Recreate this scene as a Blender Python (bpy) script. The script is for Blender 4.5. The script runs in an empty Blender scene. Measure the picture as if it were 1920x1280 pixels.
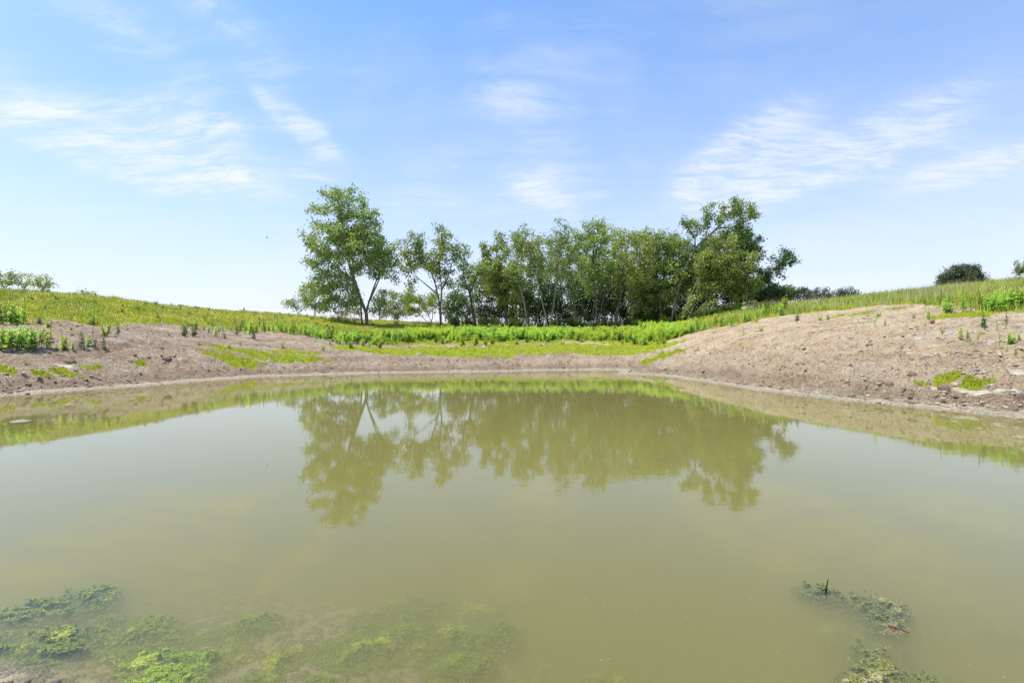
import bpy, math, random
import numpy as np
from mathutils import Vector

random.seed(7)
RNG = np.random.default_rng(7)
sc = bpy.context.scene
COL = sc.collection

# ------------------------------------------------------------------ camera
CAM_H = 1.5
FPX = 907.0                       # focal length in pixels of a 1920 px wide frame
cam_data = bpy.data.cameras.new('camera')
cam_data.sensor_width = 36.0
cam_data.lens = FPX / 1920.0 * 36.0
cam_data.clip_start = 0.05
cam_data.clip_end = 6000.0
cam = bpy.data.objects.new('camera', cam_data)
cam.location = (0.0, 0.0, CAM_H)
cam.rotation_euler = (math.radians(90.0), 0.0, 0.0)
COL.objects.link(cam)
sc.camera = cam

# ------------------------------------------------------------------ sun
SUN_EL, SUN_AZ = math.radians(67.0), math.radians(-92.0)     # azimuth clockwise from +Y
sun_vec = Vector((math.sin(SUN_AZ) * math.cos(SUN_EL), math.cos(SUN_AZ) * math.cos(SUN_EL), math.sin(SUN_EL)))
sd = bpy.data.lights.new('sun', 'SUN')
sd.energy = 5.0
sd.angle = math.radians(0.55)
sd.color = (1.0, 0.93, 0.81)
so = bpy.data.objects.new('sun', sd)
so.rotation_euler = sun_vec.to_track_quat('Z', 'Y').to_euler()
COL.objects.link(so)

# ------------------------------------------------------------------ exposure / render
sc.view_settings.view_transform = 'Standard'
sc.view_settings.look = 'None'
sc.view_settings.gamma = 1.0
sc.view_settings.use_curve_mapping = False
sc.view_settings.exposure = 0.0
sc.render.engine = 'CYCLES'
cy = sc.cycles
cy.max_bounces = 10
cy.diffuse_bounces = 4
cy.glossy_bounces = 3
cy.transmission_bounces = 6
cy.volume_bounces = 4
cy.transparent_max_bounces = 12
cy.use_denoising = True
cy.sample_clamp_indirect = 8.0


# ------------------------------------------------------------------ node helpers
class NT:
    def __init__(self, tree):
        self.t = tree
        self.n = tree.nodes
        self.l = tree.links

    def node(self, typ, **kw):
        nd = self.n.new(typ)
        for k, v in kw.items():
            setattr(nd, k, v)
        return nd

    def put(self, sock, v):
        if isinstance(v, bpy.types.NodeSocket):
            self.l.new(v, sock)
        elif isinstance(v, (tuple, list)) and len(v) == 3 and len(getattr(sock, 'default_value', (0, 0, 0))) == 4:
            sock.default_value = (*v, 1.0)
        else:
            sock.default_value = v

    def m(self, op, a, b=0.0, c=None, clamp=False):
        nd = self.n.new('ShaderNodeMath')
        nd.operation = op
        nd.use_clamp = clamp
        self.put(nd.inputs[0], a)
        self.put(nd.inputs[1], b)
        if c is not None:
            self.put(nd.inputs[2], c)
        return nd.outputs[0]

    def mix(self, f, a, b, blend='MIX'):
        nd = self.n.new('ShaderNodeMix')
        nd.data_type = 'RGBA'
        nd.blend_type = blend
        nd.clamp_factor = True
        self.put(nd.inputs[0], f)
        self.put(nd.inputs[6], a)
        self.put(nd.inputs[7], b)
        return nd.outputs[2]

    def ramp(self, v, lo, hi, a=0.0, b=1.0, smooth=True):
        nd = self.n.new('ShaderNodeMapRange')
        nd.interpolation_type = 'SMOOTHSTEP' if smooth else 'LINEAR'
        nd.clamp = True
        self.put(nd.inputs[0], v)
        nd.inputs[1].default_value = lo
        nd.inputs[2].default_value = hi
        nd.inputs[3].default_value = a
        nd.inputs[4].default_value = b
        return nd.outputs[0]

    def noise(self, vec, scale, detail=4.0, rough=0.55, dist=0.0):
        nd = self.n.new('ShaderNodeTexNoise')
        if vec is not None:
            self.put(nd.inputs['Vector'], vec)
        nd.inputs['Scale'].default_value = scale
        nd.inputs['Detail'].default_value = detail
        nd.inputs['Roughness'].default_value = rough
        nd.inputs['Distortion'].default_value = dist
        return nd.outputs[0]

    def vor(self, vec, scale, feature='F1', rand=1.0):
        nd = self.n.new('ShaderNodeTexVoronoi')
        nd.feature = feature
        self.put(nd.inputs['Vector'], vec)
        nd.inputs['Scale'].default_value = scale
        nd.inputs['Randomness'].default_value = rand
        return nd

    def scale_vec(self, vec, s):
        nd = self.n.new('ShaderNodeMapping')
        self.put(nd.inputs[0], vec)
        nd.inputs['Scale'].default_value = s
        return nd.outputs[0]

    def xyz(self, vec):
        nd = self.n.new('ShaderNodeSeparateXYZ')
        self.put(nd.inputs[0], vec)
        return nd.outputs

    def comb(self, x, y, z):
        nd = self.n.new('ShaderNodeCombineXYZ')
        for i, v in enumerate((x, y, z)):
            self.put(nd.inputs[i], v)
        return nd.outputs[0]


# ------------------------------------------------------------------ sky
world = bpy.data.worlds.new('World')
sc.world = world
world.use_nodes = True
W = NT(world.node_tree)
W.n.clear()
wout = W.node('ShaderNodeOutputWorld')
bg = W.node('ShaderNodeBackground')
W.l.new(bg.outputs[0], wout.inputs[0])
sky = W.node('ShaderNodeTexSky', sky_type='NISHITA')
sky.sun_disc = False
sky.sun_elevation = SUN_EL
sky.sun_rotation = SUN_AZ % (2 * math.pi)
sky.altitude = 200.0
sky.air_density = 1.0
sky.dust_density = 1.0
sky.ozone_density = 1.6
SKY_STRENGTH = 0.12
bg.inputs[1].default_value = SKY_STRENGTH
wdir = W.node('ShaderNodeTexCoord').outputs['Generated']
dx, dy, dz = W.xyz(wdir)
el = W.m('ARCSINE', dz)
az = W.m('ARCTAN2', dx, dy)
# pale humid air towards the horizon
hz = W.m('POWER', W.m('SUBTRACT', 1.0, W.m('MAXIMUM', dz, 0.0)), 2.45)
# cloud sheet coordinates: cirrus on a high layer
inv = W.m('DIVIDE', 1.0, W.m('ADD', W.m('MAXIMUM', dz, 0.0), 0.16))
cx = W.m('MULTIPLY', dx, inv)
cyy = W.m('MULTIPLY', dy, inv)
flat = W.comb(cx, cyy, 0.0)
warp = W.node('ShaderNodeTexNoise')
W.l.new(flat, warp.inputs['Vector'])
warp.inputs['Scale'].default_value = 1.1
warp.inputs['Detail'].default_value = 3.0
wv = W.node('ShaderNodeVectorMath', operation='MULTIPLY_ADD')
W.l.new(warp.outputs[1], wv.inputs[0])
wv.inputs[1].default_value = (0.5, 0.5, 0.0)
W.l.new(flat, wv.inputs[2])


def fibre(rot, sx, sy, scale, detail=7.0, rough=0.62):
    mp = W.node('ShaderNodeMapping')
    W.l.new(wv.outputs[0], mp.inputs[0])
    mp.inputs['Rotation'].default_value = (0, 0, rot)
    mp.inputs['Scale'].default_value = (sx, sy, 1.0)
    return W.noise(mp.outputs[0], scale, detail, rough, 0.25)


fib_a = fibre(math.radians(24), 0.42, 3.4, 2.6, 9.0, 0.66)
fib_b = fibre(math.radians(-34), 0.42, 3.2, 2.9, 9.0, 0.66)
soft = W.noise(flat, 0.9, 5.0, 0.6, 0.4)
tuft = W.noise(flat, 3.2, 6.0, 0.6, 0.6)
fine = fibre(math.radians(-6), 0.9, 2.2, 5.5, 10.0, 0.74)


def gauss(u0, v0, su, sv, rot=0.0):
    """a soft oval in azimuth / elevation (radians)"""
    a = W.m('SUBTRACT', az, u0)
    b = W.m('SUBTRACT', el, v0)
    c, s = math.cos(rot), math.sin(rot)
    p = W.m('ADD', W.m('MULTIPLY', a, c), W.m('MULTIPLY', b, s))
    q = W.m('SUBTRACT', W.m('MULTIPLY', b, c), W.m('MULTIPLY', a, s))
    p = W.m('DIVIDE', p, su)
    q = W.m('DIVIDE', q, sv)
    r2 = W.m('ADD', W.m('MULTIPLY', p, p), W.m('MULTIPLY', q, q))
    return W.m('EXPONENT', W.m('MULTIPLY', r2, -1.0))


def sky_dir(px, py):
    u, v = (px - 960.0) / FPX, (640.0 - py) / FPX
    return math.atan(u), math.atan2(v, math.sqrt(1 + u * u))


def band(lst, f):
    tot = None
    for (px, py, wpx, hpx, rot, amp) in lst:
        a0, e0 = sky_dir(px, py)
        cosu = math.cos(a0)
        su, sv = wpx / FPX * cosu * cosu, hpx / FPX * cosu
        g = W.m('MULTIPLY', gauss(a0, e0, su, sv, rot), amp)
        tot = g if tot is None else W.m('ADD', tot, g)
    return W.m('MULTIPLY', tot, f)


R_ = math.radians
left_cl = [(330, 235, 190, 45, R_(-6), .75), (395, 232, 60, 28, R_(-12), .6), (230, 310, 190, 36, R_(-13), 1.0), (430, 335, 170, 36, R_(-9), .8),
           (385, 297, 80, 14, R_(-14), .9), (560, 235, 95, 32, R_(-38), .7), (600, 262, 45, 22, R_(-22), .7), (490, 180, 40, 14, R_(-45), .5),
           (80, 240, 150, 40, R_(-4), .5), (590, 330, 70, 15, R_(-8), .5), (220, 50, 260, 50, R_(-22), .55), (430, 45, 170, 40, R_(-25), .5), (110, 205, 200, 45, R_(-8), .5), (850, 312, 20, 6, R_(-12), .6)]
right_cl = [(1390, 288, 130, 52, R_(22), 1.5), (1540, 300, 190, 34, R_(12), 1.4), (1420, 345, 130, 44, R_(5), 1.1), (1600, 275, 60, 18, R_(16), .6),
            (1850, 310, 170, 30, R_(8), 1.1), (1720, 250, 180, 80, R_(20), .6), (1010, 350, 110, 65, R_(-15), .75), (1030, 370, 50, 18, R_(-30), .6), (960, 170, 90, 55, R_(-20), .6),
            (1130, 365, 40, 10, R_(5), .35)]
def sheet(lst, fib):
    """cover decides how much of the fibre pattern condenses into cloud"""
    cov = W.m('MINIMUM', band(lst, 1.0), 1.0)
    dens = W.m('SUBTRACT', W.m('ADD', W.m('ADD', W.m('MULTIPLY', fib, 1.25), W.m('MULTIPLY', tuft, 0.40)), W.m('MULTIPLY', cov, 0.60)), 0.95)
    streak = W.m('ADD', W.m('MULTIPLY', W.ramp(fine, 0.36, 0.64), 0.8), 0.2)
    return W.m('MULTIPLY', W.m('MULTIPLY', W.ramp(dens, -0.08, 0.85, 0, 1, False), streak), W.ramp(cov, 0.0, 0.7, 0, 1, False))


ca = sheet(left_cl, fib_a)
cb = sheet(right_cl, W.m('ADD', W.m('MULTIPLY', fib_b, .6), W.m('MULTIPLY', fib_a, .4)))
veil = W.m('MULTIPLY', W.ramp(soft, 0.40, 0.75), W.m('ADD', W.m('MULTIPLY', W.ramp(fib_a, .35, .7), 0.30), 0.12))
cl = W.m('ADD', W.m('MAXIMUM', ca, cb), veil)
cl = W.m('MINIMUM', W.m('MULTIPLY', cl, 1.05), 0.92)
hue = W.node('ShaderNodeHueSaturation')
W.l.new(sky.outputs[0], hue.inputs['Color'])
hue.inputs['Hue'].default_value = 0.497
hue.inputs['Saturation'].default_value = 1.06
hue.inputs['Value'].default_value = 1.0
SKYK = 1.0 / SKY_STRENGTH
base = W.mix(1.0, hue.outputs[0], (0.96, 1.74, 2.28), 'MULTIPLY')
pale = W.mix(W.m('MULTIPLY', hz, 0.97), base, (0.98 * SKYK, 0.925 * SKYK, 1.02 * SKYK))
skyc = W.mix(cl, pale, (1.0 * SKYK, 1.02 * SKYK, 1.07 * SKYK))
W.l.new(skyc, bg.inputs[0])


# ------------------------------------------------------------------ numeric helpers
def _hash(ix, iy, seed):
    n = (ix.astype(np.int64) * 374761393 + iy.astype(np.int64) * 668265263 + seed * 974634777) & 0xffffffff
    n = ((n ^ (n >> 13)) * 1274126177) & 0xffffffff
    return ((n ^ (n >> 16)) & 0xffff) / 65535.0


def vnoise(x, y, seed=0):
    ix, iy = np.floor(x), np.floor(y)
    fx, fy = x - ix, y - iy
    fx, fy = fx * fx * (3 - 2 * fx), fy * fy * (3 - 2 * fy)
    ix, iy = ix.astype(np.int64), iy.astype(np.int64)
    a = _hash(ix, iy, seed) * (1 - fx) + _hash(ix + 1, iy, seed) * fx
    b = _hash(ix, iy + 1, seed) * (1 - fx) + _hash(ix + 1, iy + 1, seed) * fx
    return (a * (1 - fy) + b * fy) * 2 - 1


def fbm(x, y, octaves=4, seed=0, gain=0.5):
    s, a, tot = 0.0, 1.0, 0.0
    for o in range(octaves):
        s = s + a * vnoise(x * 2 ** o + 17.3 * o, y * 2 ** o - 9.1 * o, seed + o)
        tot += a
        a *= gain
    return s / tot


def worley_edge(x, y, seed=0):
    ix, iy = np.floor(x).astype(np.int64), np.floor(y).astype(np.int64)
    f1 = np.full(x.shape, 9.0)
    f2 = np.full(x.shape, 9.0)
    for ox in (-1, 0, 1):
        for oy in (-1, 0, 1):
            px = ix + ox + _hash(ix + ox, iy + oy, seed)
            py = iy + oy + _hash(ix + ox, iy + oy, seed + 71)
            d = np.hypot(px - x, py - y)
            f2 = np.where(d < f1, f1, np.minimum(f2, d))
            f1 = np.minimum(f1, d)
    return f2 - f1


def sstep(a, b, x):
    t = np.clip((x - a) / (b - a), 0, 1)
    return t * t * (3 - 2 * t)


def unproj(px, py, D):
    return ((px - 960.0) / FPX * D, D, CAM_H + (640.0 - py) / FPX * D)


# ------------------------------------------------------------------ the pond's outline and the lie of the land
SHORE_PX = [(0, 744), (120, 734), (250, 725), (370, 715), (480, 706.5), (600, 703), (720, 699.5), (900, 697.5), (980, 695.5), (1080, 694), (1168, 693.6)]
SPIT_PX = [(1160, 701), (1240, 704), (1330, 717), (1400, 727), (1480, 738), (1600, 751), (1700, 761), (1800, 770.5), (1920, 783)]
shore = []
for px, py in SHORE_PX + SPIT_PX:
    D = FPX * CAM_H / (py - 640.0)
    shore.append(((px - 960.0) / FPX * D, D))
shore = [(-14.6, 9.5), (-14.7, 11.5)] + shore + [(11.2, 8.2), (11.6, 5.5), (9.5, 2.6), (5.5, 1.0), (2.4, 0.55), (0.6, 0.55), (-0.7, 1.0), (-1.55, 1.62),
                                              (-1.93, 1.90), (-2.42, 2.06), (-3.6, 2.0), (-6.5, 3.0), (-10.5, 5.0), (-13.4, 7.3)]
SH = np.array(shore)


def shore_dist(x, y):
    """distance to the water's edge, negative inside the pond"""
    x = np.asarray(x, float)
    y = np.asarray(y, float)
    best = np.full(x.shape, 1e9)
    inside = np.zeros(x.shape, bool)
    n = len(SH)
    for i in range(n):
        ax, ay = SH[i]
        bx, by = SH[(i + 1) % n]
        ex, ey = bx - ax, by - ay
        L = ex * ex + ey * ey
        t = np.clip(((x - ax) * ex + (y - ay) * ey) / L, 0, 1)
        d = (x - ax - t * ex) ** 2 + (y - ay - t * ey) ** 2
        best = np.minimum(best, d)
        if ay != by:
            c = ((ay > y) != (by > y)) & (x < (bx - ax) * (y - ay) / (by - ay) + ax)
            inside ^= c
    best = np.sqrt(best)
    return np.where(inside, -best, best)


CP = [(0, 690, 15.5), (0, 605, 22), (0, 559, 25.7), (200, 640, 20), (200, 612, 25.5), (200, 570, 30), (300, 640, 23), (300, 610, 28), (300, 579, 33),
      (480, 650, 28), (450, 625, 33), (480, 587, 46), (600, 640, 33), (600, 620, 40), (600, 597, 52), (700, 650, 33), (700, 612, 50), (740, 604, 58),
      (830, 613, 51), (830, 645, 36), (830, 665, 30), (960, 665, 30), (960, 640, 38), (960, 615, 52), (1100, 665, 30), (1100, 640, 38), (1100, 615, 52),
      (1230, 660, 30), (1230, 640, 36), (1200, 612, 52), (1300, 685, 22.5), (1300, 642, 28), (1300, 610, 42), (1400, 640, 23), (1400, 600, 33), (1410, 583, 41),
      (1500, 640, 20), (1500, 600, 28), (1500, 580, 36), (1600, 650, 17), (1600, 600, 23), (1600, 569, 34), (1750, 650, 15), (1750, 580, 22), (1750, 549, 32),
      (1920, 690, 12), (1920, 600, 18), (1920, 530, 31)]
pts = [unproj(*c) for c in CP]
pts += [(x, y, 0.03) for x, y in shore]
pts += [(-40, 26, 4.5), (-30, 12, 3.5), (-22, 5, 3), (40, 30, 5.9), (24, 10, 3.4), (26, 3, 3), (18, -3, 2.5), (-32, 46, 4.1), (-22, 62, 4.1), (-60, 50, 4.3),
        (0, 70, 3.2), (20, 70, 3.4), (28, 52, 4.6), (45, 50, 5.6), (-60, 20, 4.4), (60, 20, 6), (0, -1.0, .3), (-8, -4, 1.0), (8, -4, 1.0), (0, -7, 1.2), (-30, -10, 3), (30, -10, 3)]
CPX = np.array(pts)


def _tps_fit():
    n = len(CPX)
    P = np.c_[np.ones(n), CPX[:, 0], CPX[:, 1]]
    r = np.hypot(CPX[:, None, 0] - CPX[None, :, 0], CPX[:, None, 1] - CPX[None, :, 1])
    K = np.where(r > 0, r * r * np.log(r + 1e-12), 0) + np.eye(n) * 0.6
    A = np.zeros((n + 3, n + 3))
    A[:n, :n], A[:n, n:], A[n:, :n] = K, P, P.T
    b = np.zeros(n + 3)
    b[:n] = CPX[:, 2]
    return np.linalg.solve(A, b)


TPS = _tps_fit()


def tps(x, y):
    out = TPS[-3] + TPS[-2] * x + TPS[-1] * y
    for i in range(len(CPX)):
        r2 = (x - CPX[i, 0]) ** 2 + (y - CPX[i, 1]) ** 2 + 1e-12
        out = out + TPS[i] * 0.5 * r2 * np.log(r2)
    return out


def base_height(x, y, want_d=False):
    x = np.asarray(x, float)
    y = np.asarray(y, float)
    wob = 0.22 * fbm(x * 0.9, y * 0.9, 3, 5) + 0.10 * fbm(x * 4, y * 4, 2, 6)
    d = shore_dist(x, y) + wob * sstep(2.5, 6.0, np.hypot(x, y)) + (0.05 + 0.10 * sstep(2.5, 6.0, np.hypot(x, y))) * fbm(x * 4.2, y * 4.2, 3, 9)
    r = np.hypot(x, y)
    far = sstep(62, 95, r)
    t = tps(np.clip(x, -75, 75), np.clip(y, -30, 85))
    t = t * (1 - far) + (3.4 + 0.4 * fbm(x / 60, y / 60, 2, 3) + 1.2 * sstep(0.3, 1.0, np.abs(x) / (r + 1e-6))) * far
    land = 0.035 + 0.05 * np.clip(d, 0, 1.2) + (np.maximum(t, 0.02 + .03 * np.clip(d, 0, 3)) - 0.0) * sstep(0.25, 2.6, d)
    bed = -(0.10 * np.clip(-d, 0, .6) + 0.13 * np.clip(-d, 0, 2.2) + 0.10 * np.clip(-d - 2.2, 0, 8)) + 0.02
    bed = bed * (1 - .45 * np.exp(-((x + .9) ** 2 / 1.6 + (y - 2.4) ** 2 / .7)))
    z = np.where(d > 0, land - 0.015, bed)
    return (z, d) if want_d else z


def relief(x, y, d, grass):
    """clods, cracks and runnels of the bare bank"""
    bare = 1 - grass
    r = np.hypot(x, y)
    mud = sstep(0.35, 1.0, d) * (1 - sstep(3.0, 6.5, d)) * bare
    dirt = sstep(1.5, 4.0, d) * bare
    n1 = fbm(x * 1.3, y * 1.3, 4, 21)
    n2 = np.abs(fbm(x * 3.1, y * 3.1, 4, 31))
    z = dirt * (0.07 * n1 + 0.06 * fbm(x * 4.5, y * 4.5, 3, 24) - 0.10 * sstep(.30, .62, fbm(x * 1.1 + .5 * n1, y * 3.6, 3, 26)))
    w = worley_edge(x * 1.7 + 0.35 * fbm(x * 2, y * 2, 2, 8), y * 1.7 + 0.35 * fbm(x * 2 + 9, y * 2, 2, 8), 4)
    z += mud * (0.12 * (n2 - 0.16) + 0.045 * fbm(x * 8, y * 8, 3, 41) - 0.055 * (1 - sstep(0.02, 0.14, w)) * sstep(-.2, .3, n1))
    z += mud * 0.30 * np.maximum(0, fbm(x * 4.2, y * 4.2, 3, 29) - .06)
    z += dirt * 0.05 * np.maximum(0, fbm(x * 7.5, y * 7.5, 2, 29) - .12)
    z += sstep(0.1, 0.5, d) * bare * 0.012 * fbm(x * 14, y * 14, 2, 51)
    z += sstep(0, -0.6, d) * 0.05 * fbm(x * 1.8, y * 1.8, 3, 61)
    z += grass * (0.16 * fbm(x * 0.8, y * 0.8, 3, 71) + 0.06 * fbm(x * 2.6, y * 2.6, 2, 72))
    return z * sstep(300, 60, r)


def hit(px, py, dmin=6.0, dmax=95.0):
    """first point of the smooth ground under a line of sight"""
    Ds = np.exp(np.linspace(math.log(dmin), math.log(dmax), 1600))
    x = (px - 960.0) / FPX * Ds
    z = CAM_H + (640.0 - py) / FPX * Ds
    below = z <= base_height(x, Ds)
    k = int(np.argmax(below)) if below.any() else len(Ds) - 1
    return float(x[k]), float(Ds[k])


# where bare ground ends and the grass of the slopes begins (line of sight -> plan)
GB = [(-250, 600), (0, 607), (100, 601), (200, 610), (300, 608), (400, 615), (480, 621), (560, 627), (640, 640), (720, 646), (860, 646), (980, 644), (1100, 642), (1200, 644),
      (1250, 641), (1285, 628), (1320, 621), (1380, 612), (1440, 596), (1500, 590), (1560, 584), (1620, 576), (1700, 571), (1760, 578), (1840, 584), (1920, 582), (2200, 575)]
_ga, _gd = [], []
for px, py in GB:
    gx, gy = hit(px, py, 6.0)
    _ga.append((px - 960.0) / FPX)
    _gd.append(gy)
GA, GD = np.array(_ga), np.array(_gd)

# short bright turf: ovals on the ground, given by a line of sight and their spread in metres
TURF_PX = [(500, 667, 3.3, 1.5), (440, 674, 1.6, .9), (560, 661, 1.6, 1.1), (78, 703, .42, .20), (128, 703, .60, .20), (172, 688, .38, .2), (5, 694, .5, .3), (268, 685, .5, .22), (700, 655, 2.6, 1.3),
           (760, 663, 2.4, 1.0), (820, 652, 1.6, 1.0), (850, 660, 3.2, 2.2), (930, 656, 3.2, 3.0), (1000, 654, 3.6, 3.2), (1080, 654, 3.6, 3.3), (1150, 654, 3.4, 3.3), (1210, 652, 2.4, 3.0),
           (900, 668, 2.5, .6), (1120, 662, 2.5, 1.1), (1195, 661, 1.2, .8), (1245, 668, 1.1, .6), (1800, 591, 1.1, .5), (1845, 588, 1.2, .5), (1770, 594, .5, .3), (1775, 710, .32, .18), (1832, 722, .38, .2), (1728, 721, .18, .14), (1620, 588, .8, .5), (1590, 590, .9, .5), (1680, 580, .8, .5)]
TURF = []
for px, py, a, b in TURF_PX:
    gx, gy = hit(px, py)
    TURF.append((gx, gy, a, b))


def zones(x, y, d):
    gd = np.interp(x / np.maximum(y, 0.3), GA, GD)
    r = np.hypot(x, y)
    edge = 0.9 * fbm(x * 0.7, y * 0.7, 3, 81) + 0.5 * fbm(x * 2.4, y * 2.4, 2, 82)
    front = sstep(-0.5, 0.9, y - gd + edge * (0.4 + 0.02 * gd))
    side = sstep(20, 26, r) * sstep(1.2, 0.8, y / (np.abs(x) + 1e-6)) + sstep(3.5, 6.0, -y)
    grass = np.where(y > 1.0, front, np.clip(side, 0, 1))
    turf = np.zeros_like(x)
    n = 0.42 * fbm(x * 0.9, y * 0.9, 3, 91) + 0.45 * fbm(x * 3.1, y * 3.1, 2, 92) + .04
    for gx, gy, a, b in TURF:
        q = np.sqrt(((x - gx) / a) ** 2 + ((y - gy) / b) ** 2)
        turf = np.maximum(turf, sstep(1.25, 0.75, q + n * (.55 if 1.2 < a < 3.35 and gx < -8 else 1.0)))
    turf *= sstep(0.25, 0.8, d)
    return grass, turf


def ground_z(x, y):
    z, d = base_height(x, y, True)
    g, t = zones(np.asarray(x, float), np.asarray(y, float), d)
    return z + relief(np.asarray(x, float), np.asarray(y, float), d, g)


def gz(x, y):
    return float(ground_z(np.array([x]), np.array([y]))[0])


# ------------------------------------------------------------------ mesh helpers
def mesh_arr(name, V, F, mat=None, smooth=False, attrs=None):
    """F: (n,3) or (n,4) index array, or a list of such arrays"""
    V = np.ascontiguousarray(V, dtype=np.float32)
    Fs = F if isinstance(F, list) else [F]
    Fs = [np.asarray(f, dtype=np.int32) for f in Fs if len(f)]
    me = bpy.data.meshes.new(name)
    me.vertices.add(len(V))
    me.vertices.foreach_set('co', V.ravel())
    nl = sum(f.size for f in Fs)
    npol = sum(len(f) for f in Fs)
    me.loops.add(nl)
    me.loops.foreach_set('vertex_index', np.concatenate([f.ravel() for f in Fs]))
    starts, s = [], 0
    for f in Fs:
        starts.append(s + np.arange(len(f)) * f.shape[1])
        s += f.size
    me.polygons.add(npol)
    me.polygons.foreach_set('loop_start', np.concatenate(starts).astype(np.int32))
    if smooth:
        me.polygons.foreach_set('use_smooth', np.ones(npol, dtype=bool))
    for k, v in (attrs or {}).items():
        v = np.asarray(v, dtype=np.float32)
        if v.ndim == 2:
            a = me.attributes.new(k, 'FLOAT_COLOR', 'POINT')
            a.data.foreach_set('color', np.ascontiguousarray(v).ravel())
        else:
            a = me.attributes.new(k, 'FLOAT', 'POINT')
            a.data.foreach_set('value', np.ascontiguousarray(v))
    me.update()
    me.validate()
    if mat:
        me.materials.append(mat)
    return me


def link(name, data, parent=None, loc=None):
    o = bpy.data.objects.new(name, data)
    COL.objects.link(o)
    if parent is not None:
        o.parent = parent
    if loc is not None:
        o.location = loc
    return o


def tag(o, label=None, cat=None, group=None, kind=None):
    if label:
        o['label'] = label
    if cat:
        o['category'] = cat
    if group:
        o['group'] = group
    if kind:
        o['kind'] = kind
    return o


def copy_tree(o, parent=None):
    c = o.copy()
    COL.objects.link(c)
    c.parent = parent
    for ch in list(o.children):
        copy_tree(ch, c)
    return c


# ------------------------------------------------------------------ materials
def new_mat(name):
    m = bpy.data.materials.new(name)
    m.use_nodes = True
    T = NT(m.node_tree)
    T.n.clear()
    out = T.node('ShaderNodeOutputMaterial')
    return m, T, out


def foliage_mat(name, dark, light, trans=0.38, tcol=None, rough=0.42, var_scale=0.35, spec=0.5, upn=0.0):
    m, T, out = new_mat(name)
    tint = T.node('ShaderNodeAttribute', attribute_name='tint').outputs['Fac']
    info = T.node('ShaderNodeObjectInfo').outputs['Random']
    pos = T.node('ShaderNodeNewGeometry').outputs['Position']
    big = T.noise(pos, var_scale, 2.0)
    f = T.m('ADD', T.m('MULTIPLY', tint, 0.75), T.m('MULTIPLY', T.m('SUBTRACT', big, 0.32), 0.85))
    f = T.m('ADD', f, T.m('MULTIPLY', T.m('SUBTRACT', info, 0.5), 0.25), clamp=True)
    c = T.mix(f, dark, light)
    p = T.node('ShaderNodeBsdfPrincipled')
    T.l.new(c, p.inputs['Base Color'])
    p.inputs['Roughness'].default_value = rough
    p.inputs['Specular IOR Level'].default_value = spec
    tr = T.node('ShaderNodeBsdfTranslucent')
    tc = tcol or (1.25, 1.2, 0.55)
    T.l.new(T.mix(1.0, c, tc, 'MULTIPLY'), tr.inputs['Color'])
    if upn:
        nv = T.node('ShaderNodeVectorMath', operation='MULTIPLY_ADD')
        T.l.new(T.node('ShaderNodeNewGeometry').outputs['Normal'], nv.inputs[0])
        nv.inputs[1].default_value = (1 - upn,) * 3
        nv.inputs[2].default_value = (0, 0, upn)
        nn = T.node('ShaderNodeVectorMath', operation='NORMALIZE')
        T.l.new(nv.outputs[0], nn.inputs[0])
        T.l.new(nn.outputs[0], p.inputs['Normal'])
    mx = T.node('ShaderNodeMixShader')
    mx.inputs[0].default_value = trans
    T.l.new(p.outputs[0], mx.inputs[1])
    T.l.new(tr.outputs[0], mx.inputs[2])
    T.l.new(mx.outputs[0], out.inputs[0])
    return m


def bark_mat(name, dark, light):
    m, T, out = new_mat(name)
    pos = T.node('ShaderNodeNewGeometry').outputs['Position']
    n = T.noise(T.scale_vec(pos, (9, 9, 1.6)), 1.5, 5.0, 0.65)
    c = T.mix(T.ramp(n, 0.35, 0.68), dark, light)
    p = T.node('ShaderNodeBsdfPrincipled')
    T.l.new(c, p.inputs['Base Color'])
    p.inputs['Roughness'].default_value = 0.9
    p.inputs['Specular IOR Level'].default_value = 0.15
    b = T.node('ShaderNodeBump')
    b.inputs['Strength'].default_value = 0.8
    b.inputs['Distance'].default_value = 0.03
    T.l.new(n, b.inputs['Height'])
    T.l.new(b.outputs[0], p.inputs['Normal'])
    T.l.new(p.outputs[0], out.inputs[0])
    return m


def plain_mat(name, a, b, scale=6.0, rough=0.85, bump=0.02, spec=0.2):
    m, T, out = new_mat(name)
    co = T.node('ShaderNodeTexCoord').outputs['Object']
    info = T.node('ShaderNodeObjectInfo').outputs['Random']
    n = T.noise(co, scale, 5.0, 0.6)
    n2 = T.noise(co, scale * 4.3, 3.0, 0.6)
    f = T.m('ADD', T.ramp(n, 0.3, 0.7), T.m('MULTIPLY', T.m('SUBTRACT', info, 0.5), 0.4), clamp=True)
    c = T.mix(f, a, b)
    p = T.node('ShaderNodeBsdfPrincipled')
    T.l.new(c, p.inputs['Base Color'])
    p.inputs['Roughness'].default_value = rough
    p.inputs['Specular IOR Level'].default_value = spec
    bm = T.node('ShaderNodeBump')
    bm.inputs['Strength'].default_value = 0.7
    bm.inputs['Distance'].default_value = bump
    T.l.new(T.m('ADD', n, T.m('MULTIPLY', n2, 0.5)), bm.inputs['Height'])
    T.l.new(bm.outputs[0], p.inputs['Normal'])
    T.l.new(p.outputs[0], out.inputs[0])
    return m


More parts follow.
